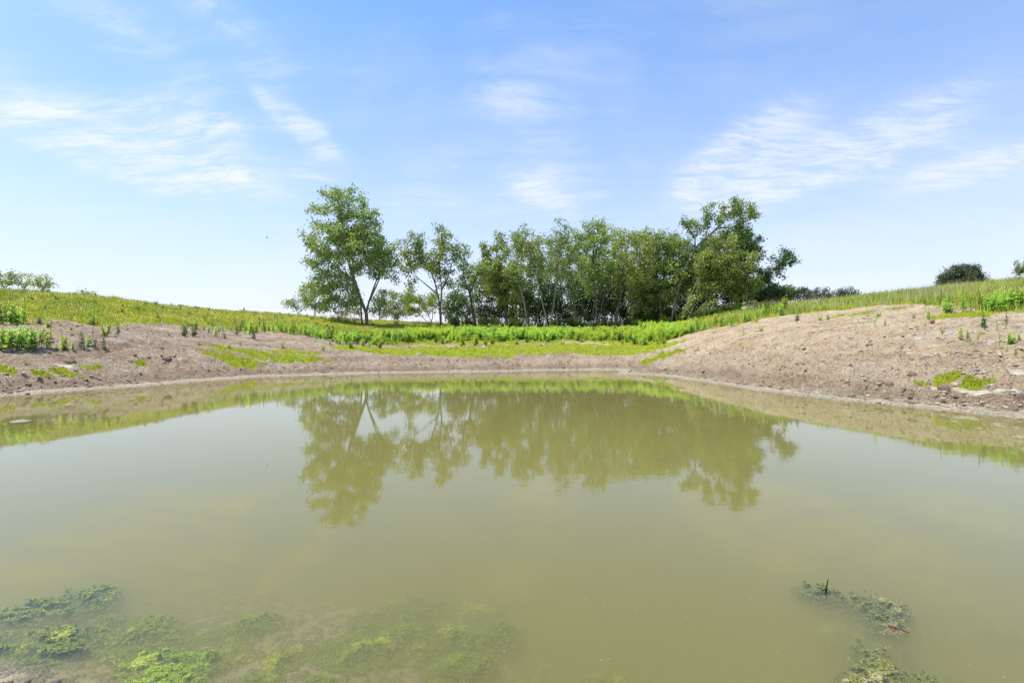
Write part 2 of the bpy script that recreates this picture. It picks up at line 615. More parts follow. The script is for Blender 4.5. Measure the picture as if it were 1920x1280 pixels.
M = {}
M['leaf'] = foliage_mat('ash_leaf', (0.08, 0.14, 0.034), (0.44, 0.54, 0.155), 0.46, upn=.35)
M['leaf_olive'] = foliage_mat('olive_leaf', (0.10, 0.145, 0.03), (0.47, 0.54, 0.13), 0.46, upn=.35)
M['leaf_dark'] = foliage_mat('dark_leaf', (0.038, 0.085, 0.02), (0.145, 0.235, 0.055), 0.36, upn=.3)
M['leaf_yellow'] = foliage_mat('willow_leaf', (0.18, 0.27, 0.022), (0.40, 0.48, 0.05), 0.45, upn=.45)
M['leaf_pale'] = foliage_mat('pale_leaf', (0.14, 0.19, 0.065), (0.40, 0.45, 0.17), 0.36, upn=.35)
M['needle'] = foliage_mat('juniper_needle', (0.03, 0.048, 0.014), (0.11, 0.125, 0.038), 0.12, upn=.2)
M['weed'] = foliage_mat('weed_leaf', (0.17, 0.42, 0.04), (0.45, 0.70, 0.11), 0.42, var_scale=0.5, upn=.75)
M['weed_yellow'] = foliage_mat('weed_leaf_yellow', (0.26, 0.38, 0.025), (0.50, 0.60, 0.07), 0.42, upn=.6)
M['weed_dark'] = foliage_mat('weed_leaf_dark', (0.05, 0.125, 0.028), (0.16, 0.28, 0.06), 0.30, upn=.4)
M['dry'] = foliage_mat('dry_leaf', (0.17, 0.13, 0.07), (0.36, 0.29, 0.17), 0.25, (1.1, 1.0, .8))
M['grass_left'] = foliage_mat('meadow_grass', (0.20, 0.31, 0.012), (0.66, 0.64, 0.035), 0.35, var_scale=0.45, upn=.75)
M['grass_right'] = foliage_mat('tall_grass', (0.24, 0.34, 0.018), (0.54, 0.58, 0.05), 0.38, var_scale=0.5, upn=.7)
M['turf'] = foliage_mat('turf_grass', (0.29, 0.40, 0.010), (0.58, 0.62, 0.025), 0.35, var_scale=1.3, upn=.75)
M['straw'] = foliage_mat('seed_head', (0.34, 0.26, 0.15), (0.60, 0.50, 0.33), 0.35, (1.1, 1.0, .85), upn=.4)
M['bark'] = bark_mat('grey_bark', (0.07, 0.055, 0.042), (0.24, 0.205, 0.17))
M['bark_dark'] = bark_mat('dark_bark', (0.04, 0.032, 0.025), (0.14, 0.118, 0.095))
M['bark_pale'] = bark_mat('pale_bark', (0.12, 0.10, 0.08), (0.36, 0.32, 0.27))
M['stem'] = plain_mat('weed_stem', (0.12, 0.15, 0.05), (0.22, 0.2, 0.09))
M['lime'] = plain_mat('limestone', (0.33, 0.285, 0.205), (0.54, 0.475, 0.365), 5.0, 0.9, 0.02)
M['clod'] = plain_mat('mud_clod', (0.13, 0.09, 0.065), (0.28, 0.205, 0.15), 5.0, 0.95, 0.03)
M['wood'] = plain_mat('driftwood', (0.13, 0.10, 0.075), (0.30, 0.25, 0.2), 9.0, 0.9, 0.01)
M['wet_wood'] = plain_mat('wet_wood', (0.015, 0.012, 0.01), (0.05, 0.04, 0.03), 9.0, 0.45, 0.006)


def ground_material():
    m, T, out = new_mat('bank_soil')
    at = T.node('ShaderNodeAttribute', attribute_name='zone')
    z3 = T.node('ShaderNodeSeparateColor')
    T.l.new(at.outputs['Color'], z3.inputs[0])
    grass, turf, dn = z3.outputs[0], z3.outputs[1], z3.outputs[2]    # dn: distance from the water / 10 m
    tone = at.outputs['Alpha']
    pos = T.node('ShaderNodeNewGeometry').outputs['Position']
    px_, py_, pz_ = T.xyz(pos)
    n1 = T.noise(pos, 0.55, 4.0, 0.6)
    n2 = T.noise(pos, 3.2, 5.0, 0.65)
    n3 = T.noise(pos, 15.0, 4.0, 0.7)
    soil_l = T.mix(T.ramp(n1, 0.35, 0.65), (0.45, 0.295, 0.19), (0.66, 0.465, 0.315))
    soil_r = T.mix(T.ramp(n1, 0.35, 0.65), (0.74, 0.505, 0.28), (0.92, 0.685, 0.42))
    soil = T.mix(tone, soil_l, soil_r)
    soil = T.mix(T.ramp(n2, 0.48, 0.70, 0, 0.6), soil, (0.20, 0.13, 0.085))
    strat = T.noise(T.scale_vec(pos, (0.8, 0.8, 9.0)), 2.6, 5.0, 0.7, 0.6)
    soil = T.mix(T.ramp(strat, 0.56, 0.68, 0, 0.65), soil, (0.24, 0.165, 0.11))
    n0 = T.noise(T.scale_vec(pos, (.35, .6, 1.2)), 1.3, 5.0, 0.62, .5)
    soil = T.mix(T.ramp(n0, 0.50, 0.66, 0, 0.55), soil, (0.84, 0.69, 0.50))
    soil = T.mix(T.ramp(n0, 0.44, 0.32, 0, 0.32), soil, (0.30, 0.205, 0.14))
    soil = T.mix(T.ramp(n3, 0.53, 0.66, 0, 0.6), soil, (0.62, 0.52, 0.39))
    # flakes of pale stone and dried mud
    vf = T.vor(T.scale_vec(pos, (1.0, 1.0, 1.0)), 7.0)
    vr = T.node('ShaderNodeSeparateColor')
    T.l.new(vf.outputs['Color'], vr.inputs[0])
    flake = T.m('MULTIPLY', T.m('LESS_THAN', vf.outputs['Distance'], 0.30), T.m('GREATER_THAN', vr.outputs[0], 0.66))
    soil = T.mix(T.m('MULTIPLY', flake, 0.85), soil, (0.62, 0.57, 0.49))
    darkb = T.m('MULTIPLY', T.m('LESS_THAN', vf.outputs['Distance'], 0.26), T.m('LESS_THAN', vr.outputs[0], 0.16))
    soil = T.mix(T.m('MULTIPLY', darkb, 0.7), soil, (0.13, 0.09, 0.065))
    # belts by the water: pale silt rim, trash line, grey dried mud
    dw = T.m('ADD', dn, T.m('MULTIPLY', T.m('SUBTRACT', n2, 0.5), 0.10))
    belt_mud = T.m('MULTIPLY', T.ramp(dw, 0.05, 0.11), T.ramp(dw, 0.26, 0.44, 1, 0))
    soil = T.mix(T.m('MULTIPLY', belt_mud, T.ramp(n2, 0.40, 0.60, 0.15, 0.8)), soil, T.mix(T.ramp(n3, .4, .6), (0.60, 0.43, 0.26), (0.88, 0.70, 0.50)))
    belt_trash = T.m('MULTIPLY', T.ramp(dw, 0.035, 0.07), T.ramp(dw, 0.12, 0.2, 1, 0))
    soil = T.mix(T.m('MULTIPLY', belt_trash, T.ramp(n3, 0.38, 0.56, 0.08, 0.6)), soil, (0.29, 0.195, 0.115))
    rim = T.m('MULTIPLY', T.ramp(T.m('ADD', dn, T.m('MULTIPLY', T.m('SUBTRACT', n1, 0.5), 0.05)), 0.035, 0.058, 1, 0), T.ramp(n3, .3, .55, .8, 1))
    soil = T.mix(T.m('MULTIPLY', rim, 0.9), soil, T.mix(n2, (0.46, 0.375, 0.235), (0.56, 0.475, 0.33)))
    wet = T.ramp(pz_, 0.012, 0.04, 1, 0)
    soil = T.mix(T.m('MULTIPLY', wet, 0.30), soil, (0.25, 0.21, 0.13))
    bed = T.mix(T.ramp(n2, 0.4, 0.65), (0.36, 0.29, 0.20), (0.26, 0.24, 0.11))
    soil = T.mix(T.ramp(pz_, -0.05, 0.0, 1, 0), soil, bed)
    # grass and turf
    ng = T.noise(T.scale_vec(pos, (1.0, 1.0, 2.0)), 1.4, 4.0, 0.65)
    gl = T.mix(T.ramp(ng, 0.35, 0.65), (0.26, 0.32, 0.015), (0.54, 0.51, 0.03))
    gl = T.mix(T.ramp(n3, 0.55, 0.72, 0, 0.6), gl, (0.19, 0.22, 0.02))
    gl = T.mix(T.ramp(n1, 0.58, 0.72, 0, 0.5), gl, (0.36, 0.29, 0.10))
    tf = T.mix(T.ramp(n2, 0.35, 0.65), (0.32, 0.39, 0.015), (0.54, 0.55, 0.03))
    gm = T.ramp(T.m('ADD', grass, T.m('MULTIPLY', T.m('SUBTRACT', n2, 0.5), 0.7)), 0.42, 0.62)
    tm = T.ramp(T.m('ADD', turf, T.m('MULTIPLY', T.m('SUBTRACT', n3, 0.5), 0.8)), 0.40, 0.62)
    col = T.mix(gm, soil, gl)
    col = T.mix(tm, col, tf)
    p = T.node('ShaderNodeBsdfPrincipled')
    T.l.new(col, p.inputs['Base Color'])
    p.inputs['Specular IOR Level'].default_value = 0.2
    T.l.new(T.m('SUBTRACT', 0.95, T.m('MULTIPLY', wet, 0.35)), p.inputs['Roughness'])
    wn = T.node('ShaderNodeTexNoise')
    T.l.new(pos, wn.inputs['Vector'])
    wn.inputs['Scale'].default_value = 2.2
    wa = T.node('ShaderNodeVectorMath', operation='MULTIPLY_ADD')
    T.l.new(wn.outputs[1], wa.inputs[0])
    wa.inputs[1].default_value = (.55, .55, .55)
    T.l.new(pos, wa.inputs[2])
    crack = T.vor(wa.outputs[0], 4.0, 'DISTANCE_TO_EDGE')
    ck = T.m('MULTIPLY', T.ramp(crack.outputs['Distance'], 0.0, 0.10), T.m('ADD', T.m('MULTIPLY', belt_mud, 0.22), 0.05))
    h = T.m('ADD', T.m('MULTIPLY', n2, 0.55), T.m('MULTIPLY', n3, 0.5))
    h = T.m('ADD', h, T.m('ADD', T.m('MULTIPLY', ck, 0.7), T.m('MULTIPLY', flake, 0.25)))
    h = T.m('ADD', h, T.m('MULTIPLY', T.noise(pos, 38.0, 3.0, 0.7), 0.22))
    h = T.m('ADD', h, T.m('MULTIPLY', strat, 0.75))
    h = T.m('MULTIPLY', h, T.m('SUBTRACT', 1.0, T.m('MULTIPLY', rim, 0.8)))
    b = T.node('ShaderNodeBump')
    b.inputs['Strength'].default_value = 1.0
    b.inputs['Distance'].default_value = 0.28
    T.l.new(h, b.inputs['Height'])
    T.l.new(b.outputs[0], p.inputs['Normal'])
    T.l.new(p.outputs[0], out.inputs[0])
    return m


def water_material():
    m, T, out = new_mat('pond_water')
    pos = T.node('ShaderNodeNewGeometry').outputs['Position']
    v1 = T.scale_vec(pos, (1.0, 2.2, 1.0))
    w1 = T.noise(v1, 2.1, 3.0, 0.5, 0.3)
    w2 = T.noise(T.scale_vec(pos, (1.0, 2.6, 1.0)), 7.5, 2.0, 0.5, 0.2)
    patch = T.ramp(T.noise(pos, 0.16, 2.0), 0.36, 0.68, 0.25, 1.0)
    h = T.m('MULTIPLY', T.m('ADD', w1, T.m('MULTIPLY', w2, 0.28)), patch)
    b = T.node('ShaderNodeBump')
    b.inputs['Strength'].default_value = 1.0
    b.inputs['Distance'].default_value = 0.0012
    T.l.new(h, b.inputs['Height'])
    fr = T.node('ShaderNodeFresnel')
    fr.inputs[0].default_value = 1.333
    T.l.new(b.outputs[0], fr.inputs['Normal'])
    gl = T.node('ShaderNodeBsdfGlossy')
    gl.inputs['Roughness'].default_value = 0.02
    gl.inputs['Color'].default_value = (1, 1, 1, 1)
    T.l.new(b.outputs[0], gl.inputs['Normal'])
    tr = T.node('ShaderNodeBsdfTransparent')
    mx = T.node('ShaderNodeMixShader')
    T.l.new(fr.outputs[0], mx.inputs[0])
    T.l.new(tr.outputs[0], mx.inputs[1])
    T.l.new(gl.outputs[0], mx.inputs[2])
    T.l.new(mx.outputs[0], out.inputs[0])
    dens = 5.2
    colr = (0.622, 0.590, 0.255, 1)
    vs = T.node('ShaderNodeVolumeScatter')
    vs.inputs['Color'].default_value = colr
    vs.inputs['Density'].default_value = dens
    vs.inputs['Anisotropy'].default_value = 0.0
    va = T.node('ShaderNodeVolumeAbsorption')
    va.inputs['Color'].default_value = colr
    va.inputs['Density'].default_value = dens
    ad = T.node('ShaderNodeAddShader')
    T.l.new(vs.outputs[0], ad.inputs[0])
    T.l.new(va.outputs[0], ad.inputs[1])
    T.l.new(ad.outputs[0], out.inputs[1])
    m.cycles.volume_sampling = 'MULTIPLE_IMPORTANCE'
    return m


# ------------------------------------------------------------------ the ground, one sheet to the horizon
def build_ground():
    fine = np.linspace(-52, 52, 640)
    coarse_r = np.array([56, 61, 67, 74, 82, 92, 104, 118, 134, 150, 165, 180])
    ang = np.radians(np.concatenate([-coarse_r[::-1], fine, coarse_r[:-1]]))
    rr = np.concatenate([np.array([0.0, 0.25, 0.5, 0.75]), np.exp(np.linspace(math.log(1.0), math.log(8.0), 90)), np.exp(np.linspace(math.log(8.05), math.log(62), 400)), np.exp(np.linspace(math.log(64), math.log(5000), 26))])
    A, Rr = np.meshgrid(ang, rr)
    x, y = Rr * np.sin(A), Rr * np.cos(A)
    xs, ys = x.ravel(), y.ravel()
    z, d = base_height(xs, ys, True)
    g, t = zones(xs, ys, d)
    z = z + relief(xs, ys, d, g)
    nr, na = x.shape
    i = np.arange(nr - 1)[:, None] * na
    j = np.arange(na)[None, :]
    j2 = (j + 1) % na
    F = np.stack([i + j, i + j2, i + na + j2, i + na + j], -1).reshape(-1, 4)
    F = F[:, ::-1]
    tone = sstep(-4, 9, xs + 2.0 * fbm(xs * .2, ys * .2, 2, 14) - 0.10 * np.maximum(ys - 20, 0))
    zone = np.stack([g, t, np.clip(d / 10, 0, 1), tone], -1)
    me = mesh_arr('ground', np.stack([xs, ys, z], -1), F, ground_material(), True, {'zone': zone})
    o = link('ground', me)
    tag(o, kind='structure')
    o['label'] = 'bare stony bank rising into grassy slopes round the pond'


build_ground()


def build_water():
    """closed body of murky water: a flat top that runs a little into the banks, a deep underside"""
    n = len(SH)
    nxt, prv = np.roll(SH, -1, 0), np.roll(SH, 1, 0)
    tang = nxt - prv
    nrm = np.stack([-tang[:, 1], tang[:, 0]], -1)
    nrm /= np.linalg.norm(nrm, axis=1)[:, None]
    # clockwise or not: push outwards
    probe = shore_dist(SH[:, 0] + nrm[:, 0] * 0.05, SH[:, 1] + nrm[:, 1] * 0.05)
    nrm[probe < 0] *= -1
    out = SH + nrm * 0.42
    V = [(p[0], p[1], 0.0) for p in out] + [(p[0], p[1], -3.0) for p in out]
    me = bpy.data.meshes.new('water')
    area = 0.5 * np.sum(out[:, 0] * np.roll(out[:, 1], -1) - np.roll(out[:, 0], -1) * out[:, 1])
    idx = list(range(n)) if area > 0 else list(range(n))[::-1]
    faces = [idx, [k + n for k in idx[::-1]]]
    for a, b in zip(idx, idx[1:] + idx[:1]):
        faces.append([b, a, a + n, b + n])
    me.from_pydata(V, [], faces)
    me.update()
    me.materials.append(water_material())
    o = link('water', me)
    tag(o, kind='structure')
    o['label'] = 'still murky green pond mirroring the trees'


build_water()


# ------------------------------------------------------------------ trees
def catmull(P, step):
    P = np.asarray(P, float)
    if len(P) < 2:
        return P
    Q = np.vstack([2 * P[0] - P[1], P, 2 * P[-1] - P[-2]])
    out = []
    for i in range(1, len(Q) - 2):
        n = max(1, int(np.linalg.norm(Q[i + 1] - Q[i]) / step))
        for k in range(n):
            t = k / n
            out.append(0.5 * ((2 * Q[i]) + (-Q[i - 1] + Q[i + 1]) * t + (2 * Q[i - 1] - 5 * Q[i] + 4 * Q[i + 1] - Q[i + 2]) * t * t + (-Q[i - 1] + 3 * Q[i] - 3 * Q[i + 1] + Q[i + 2]) * t ** 3))
    out.append(P[-1])
    return np.array(out)


def grow(stems, A, step, kill, iters, rng, up=0.24):
    """stems: polylines (metres); A: points the twigs reach for. Returns node positions and parents."""
    pos, par = [], []
    for s in stems:
        c = catmull(s, step)
        if pos:
            dd = np.linalg.norm(np.array(pos) - c[0], axis=1)
            k = int(np.argmin(dd))
            prev = k if dd[k] < step * 1.5 else -1
            if prev >= 0:
                c = c[1:]
        else:
            prev = -1
        for p in c:
            pos.append(p)
            par.append(prev)
            prev = len(pos) - 1
    pos = [np.asarray(p, float) for p in pos]
    P = np.array(pos)
    d = np.linalg.norm(A[:, None] - P[None], axis=2)
    near = d.argmin(1)
    nd = d.min(1)
    alive = nd > kill
    for _ in range(iters):
        ia = np.nonzero(alive)[0]
        if len(ia) == 0:
            break
        Pn = np.array(pos)
        v = A[ia] - Pn[near[ia]]
        v /= np.linalg.norm(v, axis=1)[:, None] + 1e-9
        acc = np.zeros((len(pos), 3))
        np.add.at(acc, near[ia], v)
        ks = np.unique(near[ia])
        dirs = acc[ks]
        dirs /= np.linalg.norm(dirs, axis=1)[:, None] + 1e-9
        dirs += rng.normal(0, 0.16, dirs.shape)
        dirs[:, 2] += up
        dirs /= np.linalg.norm(dirs, axis=1)[:, None] + 1e-9
        new = Pn[ks] + dirs * step
        n0 = len(pos)
        for q, k in zip(new, ks):
            pos.append(q)
            par.append(int(k))
        dn = np.linalg.norm(A[ia][:, None] - new[None], axis=2)
        jm = dn.argmin(1)
        dm = dn.min(1)
        better = dm < nd[ia]
        near[ia[better]] = n0 + jm[better]
        nd[ia[better]] = dm[better]
        alive[ia[nd[ia] < kill]] = False
        if len(pos) > 4200:
            break
    return np.array(pos), np.array(par)


def radii(par, r0, rt):
    n = len(par)
    tips = np.zeros(n)
    kids = np.zeros(n, int)
    for i in range(n):
        if par[i] >= 0:
            kids[par[i]] += 1
    cnt = (kids == 0).astype(float)
    for i in range(n - 1, -1, -1):
        if par[i] >= 0:
            cnt[par[i]] += cnt[i]
    root = max(cnt.max(), 2.0)
    e = math.log(root) / math.log(r0 / rt)
    return rt * cnt ** (1.0 / e), kids, cnt


def tubes(pos, par, rad, rmin=0.0):
    """swept branches; returns vertices and quads"""
    n = len(pos)
    kids = [[] for _ in range(n)]
    roots = []
    for i in range(n):
        if par[i] >= 0:
            kids[par[i]].append(i)
        else:
            roots.append(i)
    V, F, off = [], [], 0
    starts = [(r, None) for r in roots]
    while starts:
        s, p = starts.pop()
        chain = [s] if p is None else [p, s]
        cur = s
        while kids[cur]:
            ks = sorted(kids[cur], key=lambda k: -rad[k])
            for k in ks[1:]:
                starts.append((k, cur))
            cur = ks[0]
            chain.append(cur)
        if len(chain) < 2:
            continue
        C = pos[chain]
        r = rad[chain].copy()
        if p is not None:
            r[0] = r[1]
        if r.max() < rmin:
            continue
        sides = 8 if r.max() > 0.12 else (5 if r.max() > 0.045 else 3)
        if sides == 3 and len(C) > 5:
            keep = np.unique(np.r_[np.arange(0, len(C), 2), len(C) - 1])
            C, r = C[keep], r[keep]
        tn = np.gradient(C, axis=0)
        tn /= np.linalg.norm(tn, axis=1)[:, None] + 1e-9
        ref = np.array([0.31, 0.95, 0.05])
        u = np.cross(tn, ref)
        u /= np.linalg.norm(u, axis=1)[:, None] + 1e-9
        w = np.cross(tn, u)
        a = np.arange(sides) / sides * 2 * math.pi
        ring = C[:, None] + r[:, None, None] * (np.cos(a)[None, :, None] * u[:, None] + np.sin(a)[None, :, None] * w[:, None])
        m = len(C)
        V.append(ring.reshape(-1, 3))
        i = np.arange(m - 1)[:, None] * sides
        j = np.arange(sides)[None]
        j2 = (j + 1) % sides
        F.append(np.stack([i + j, i + j2, i + sides + j2, i + sides + j], -1).reshape(-1, 4) + off)
        off += m * sides
    return np.vstack(V), np.vstack(F)


def leaf_cards(C, L, Wd, rng, droop=0.25, tint=None):
    """one folded diamond leaf per centre"""
    n = len(C)
    d = rng.normal(0, 1, (n, 3))
    d[:, 2] = d[:, 2] * 0.75 - droop
    d /= np.linalg.norm(d, axis=1)[:, None]
    s = np.cross(d, rng.normal(0, 1, (n, 3)))
    s /= np.linalg.norm(s, axis=1)[:, None] + 1e-9
    up = np.cross(d, s)
    sz = rng.uniform(0.7, 1.3, (n, 1))
    a = C
    b = C + d * L * sz * 0.45 + s * Wd * sz * 0.5 + up * Wd * 0.15
    c = C + d * L * sz
    e = C + d * L * sz * 0.45 - s * Wd * sz * 0.5 + up * Wd * 0.15
    V = np.stack([a, b, c, e], 1).reshape(-1, 3)
    i = np.arange(n)[:, None] * 4
    F = np.concatenate([i + np.array([[0, 1, 2]]), i + np.array([[0, 2, 3]])])
    t = rng.uniform(0, 1, n) if tint is None else np.clip(tint + rng.normal(0, .22, n), 0, 1)
    return V, F, np.repeat(t, 4)


LEAFY = 2.6
STAT = []


def tree(name, label, cat, D, base, stems, crown, leaf='leaf', bark='bark', r0=0.22, dens=1.0, leafL=0.24, per=10, spread=0.30, kill=0.54, step=0.32,
         group=None, seed=1, depth=0.85, dshift=0.0, tip=0.011, base_z=None, leaf_droop=0.25, npts=None):
    rng = np.random.default_rng(seed * 101 + 5)
    bx = (base[0] - 960.0) / FPX * D
    bz = gz(bx, D) if base_z is None else base_z
    # stems: (px, py[, depth offset]) at distance D; the first point is put on the ground
    S = []
    for st in stems:
        pl = []
        for q in st:
            do = q[2] if len(q) > 2 else 0.0
            p = np.array(unproj(q[0], q[1], D))
            p[1] += do
            pl.append(p)
        if not S or st[0][1] >= base[1] - 3:
            pl[0][2] = min(pl[0][2], gz(pl[0][0], pl[0][1])) - 0.12 if base_z is None else bz
        S.append(np.array(pl))
    A = []
    for (px, py, rx, ry) in crown:
        c = np.array(unproj(px, py, D))
        a, h = rx * 1.10 / FPX * D, ry * 1.06 / FPX * D
        dep = min(max(a, h), 1.15 * a + 0.6) * depth
        vol = 4.19 * a * h * dep
        n = int(max(14, dens * vol * 2.3)) if npts is None else npts
        q = rng.normal(0, 1, (n, 3))
        q /= np.linalg.norm(q, axis=1)[:, None]
        q *= (rng.uniform(0.10, 1, (n, 1))) ** 0.40
        lump = 1 + .30 * fbm(q[:, 0] * 2.4 + seed * 3.1 + px * .01, q[:, 2] * 2.4 + q[:, 1] * 1.3, 2, seed)
        q = q * lump[:, None]
        q[:, 2] *= np.where(q[:, 2] > 0, 1 + .38 * vnoise(q[:, 0] * 3.7 + px, q[:, 1] * 2.5 + seed, 3), 1.0)
        P_ = c + q * np.array([a, dep, h])
        hole = fbm(P_[:, 0] * .55 + P_[:, 1] * .3, P_[:, 2] * .6 - P_[:, 1] * .25, 2, 40 + seed)
        P_ = P_[hole > -.30]
        A.append(P_)
    A = np.vstack(A)
    A[:, 1] += dshift
    if base_z is None:
        A = A[A[:, 2] > ground_z(A[:, 0], A[:, 1]) + 0.5]
    pos, par = grow(S, A, step, kill, 70, rng)
    rad, kids, cnt = radii(par, r0 * .66, tip)
    k0 = 0
    for st in S:
        m = len(catmull(st, step))
        m = min(m, len(rad) - k0)
        own = np.linspace(.52, .10, m) * r0 * (1.0 if k0 == 0 else .85)
        rad[k0:k0 + m] = np.maximum(rad[k0:k0 + m], own)
        k0 += m - (1 if k0 else 0)
    org = np.array([bx, D, bz])
    root = link(name, None, None, tuple(org))
    tag(root, label, cat, group)
    V, F = tubes(pos, par, rad)
    link('trunk', mesh_arr(name + '_trunk', V - org, F, M[bark], True), root)
    tw = np.nonzero(cnt <= 4)[0]
    tw = tw[pos[tw, 2] > bz + 0.4]
    per = int(per * LEAFY)
    STAT.append((name, len(pos), len(tw), len(tw) * per * 2, len(F)))
    C = np.repeat(pos[tw], per, 0)
    leafL = leafL * 0.96
    C = C + rng.normal(0, spread * .86, C.shape) * np.array([1, 1, 0.85])
    ht = (np.repeat(rng.uniform(0.1, 0.9, len(tw)), per))
    V, F, t = leaf_cards(C, leafL, leafL * 0.56, rng, leaf_droop, ht)
    link('crown', mesh_arr(name + '_crown', V - org, F, M[leaf], False, {'tint': t}), root)
    return root


GROVE = 'trees of the grove behind the pond'
tree('ash_tree', 'tallest tree at the left end of the grove, forked grey trunk, broad airy crown', 'tree', 49.5, (688, 613),
     [[(689, 613), (687, 588), (690, 566, .3), (701, 538, .6), (712, 508, .8), (716, 480, 1)], [(687, 588), (678, 560, -.4), (669, 530, -.6), (656, 480, -.8), (647, 430, -.8), (640, 390, -.5)],
      [(680, 613), (675, 590, .4), (671, 562, .8), (660, 535, 1.2), (640, 508, 1.5)], [(690, 566, .3), (706, 530, -.3), (724, 500, -1)], [(669, 530, -.6), (640, 505, -1.6), (612, 480, -2.0)], [(656, 480, -.8), (672, 440, .2), (678, 410, .5)]],
     [(618, 402, 40, 42), (645, 385, 40, 36), (672, 402, 34, 36), (695, 440, 44, 36), (612, 455, 46, 36), (660, 465, 62, 52), (718, 478, 32, 48), (690, 478, 44, 40), (672, 440, 44, 44), (738, 505, 14, 28), (640, 362, 22, 18), (585, 497, 30, 22), (622, 528, 44, 30), (600, 560, 30, 24), (640, 560, 26, 24)],
     'leaf', 'bark', .27, 0.62, .25, 11, .30, seed=1, group=GROVE)
tree('ash_tree', 'slender two-stemmed tree next right of the tallest tree, open crown with two rounded tops', 'tree', 52, (827, 613),
     [[(827, 613), (825, 580), (820, 552, .3), (810, 518, .6), (795, 484, .8), (780, 455, 1)], [(825, 580), (829, 545, -.4), (826, 500, -.7), (832, 455, -.8)], [(829, 545, -.4), (842, 510, .4), (848, 480, .6)], [(820, 552, .3), (795, 530, -.5), (775, 515, -.9)]],
     [(778, 462, 24, 30), (800, 500, 38, 32), (828, 450, 20, 28), (846, 478, 20, 36), (775, 520, 24, 22), (820, 520, 30, 30), (764, 490, 18, 32)], 'leaf_olive', 'bark', .20, 1.35, .25, 11, .3, seed=2, group=GROVE)
tree('ash_tree', 'short dark-trunked tree leaning left, between the two-stemmed tree and the black-trunked tree', 'tree', 53, (892, 613),
     [[(893, 613), (886, 578), (881, 552), (870, 522, .3), (868, 490, .4), (872, 465, .4)], [(881, 552), (892, 522, -.4), (900, 500, -.5)], [(886, 590), (866, 560, .4), (850, 540, .8)]],
     [(872, 475, 15, 22), (880, 520, 34, 32), (860, 545, 24, 24), (902, 508, 20, 26)], 'leaf', 'bark_dark', .22, .95, .24, 11, .3, seed=3, group=GROVE)
tree('ash_tree', 'tree with straight black trunk and crown leaning left, near the middle of the grove', 'tree', 55, (950, 613),
     [[(950, 613), (949, 575), (948, 545), (938, 505, .4), (930, 470, .6), (938, 440, .6)], [(948, 545), (962, 520, -.5), (965, 500, -.6)], [(938, 505), (915, 480, .3), (905, 460, .4)]],
     [(912, 462, 20, 20), (938, 452, 18, 24), (935, 500, 38, 36), (955, 545, 32, 30), (925, 540, 26, 26)], 'leaf_olive', 'bark_dark', .24, 1.2, .25, 12, .3, seed=4, group=GROVE)
tree('ash_tree', 'slim pale-trunked tree bending left then upright, in the middle of the grove', 'tree', 53, (989, 615),
     [[(990, 615), (984, 575), (977, 545), (968, 517), (972, 485), (984, 450)], [(977, 545), (990, 515, .5), (996, 490, .6)]],
     [(985, 448, 27, 28), (992, 488, 28, 36), (966, 512, 24, 28)], 'leaf', 'bark_pale', .17, 1.05, .24, 11, .3, seed=5, group=GROVE)
tree('ash_tree', 'V-forked pale-trunked tree with a small round top, in the middle of the grove', 'tree', 51, (1028, 617),
     [[(1028, 617), (1020, 580), (1012, 545), (1002, 505, .4), (994, 470, .5)], [(1029, 617), (1037, 578), (1043, 530, -.3), (1045, 485, -.4), (1052, 445, -.4)], [(1043, 530), (1060, 500, .5), (1070, 480, .6)]],
     [(1056, 444, 30, 24), (1035, 490, 28, 30), (1062, 498, 26, 34), (1004, 470, 20, 30)], 'leaf_pale', 'bark_pale', .17, 1.0, .23, 10, .3, seed=6, group=GROVE)
tree('ash_tree', 'tall tree with twin thin stems and high leafy top, right of the V-forked tree', 'tree', 54, (1120, 615),
     [[(1118, 615), (1118, 570), (1114, 530), (1112, 480), (1120, 435)], [(1122, 615), (1130, 570, .4), (1139, 535, .7), (1150, 498, .9)], [(1114, 530), (1100, 505, -.5), (1095, 490, -.5)]],
     [(1122, 438, 32, 30), (1110, 485, 28, 36), (1142, 500, 30, 38), (1100, 530, 24, 28)], 'leaf', 'bark', .18, 1.1, .25, 11, .3, seed=7, group=GROVE)
tree('ash_tree', 'olive-leaved tree with a thick trunk forking to the right, right of the twin-stemmed tree', 'tree', 55, (1153, 613),
     [[(1153, 613), (1157, 582), (1165, 550), (1168, 510), (1176, 470), (1180, 445)], [(1157, 582), (1173, 560, -.5), (1190, 528, -.9), (1206, 490, -1.2)], [(1168, 510), (1155, 485, .6), (1152, 465, .7)]],
     [(1180, 452, 30, 30), (1207, 472, 24, 34), (1185, 508, 40, 40), (1158, 465, 18, 30)], 'leaf_olive', 'bark', .24, 1.1, .24, 11, .3, seed=8, group=GROVE)
tree('elm_tree', 'full dark-leaved tree behind the leaning tree at the right end of the grove', 'tree', 58, (1215, 611),
     [[(1215, 611), (1218, 565), (1225, 510), (1230, 460)], [(1218, 565), (1240, 530), (1256, 490), (1262, 460)], [(1225, 560), (1200, 530), (1195, 510)]],
     [(1228, 466, 28, 34), (1258, 468, 28, 36), (1240, 525, 52, 48), (1275, 500, 30, 40), (1205, 560, 30, 34)], 'leaf', 'bark_dark', .24, 1.5, .26, 13, .32, seed=9, group=GROVE)
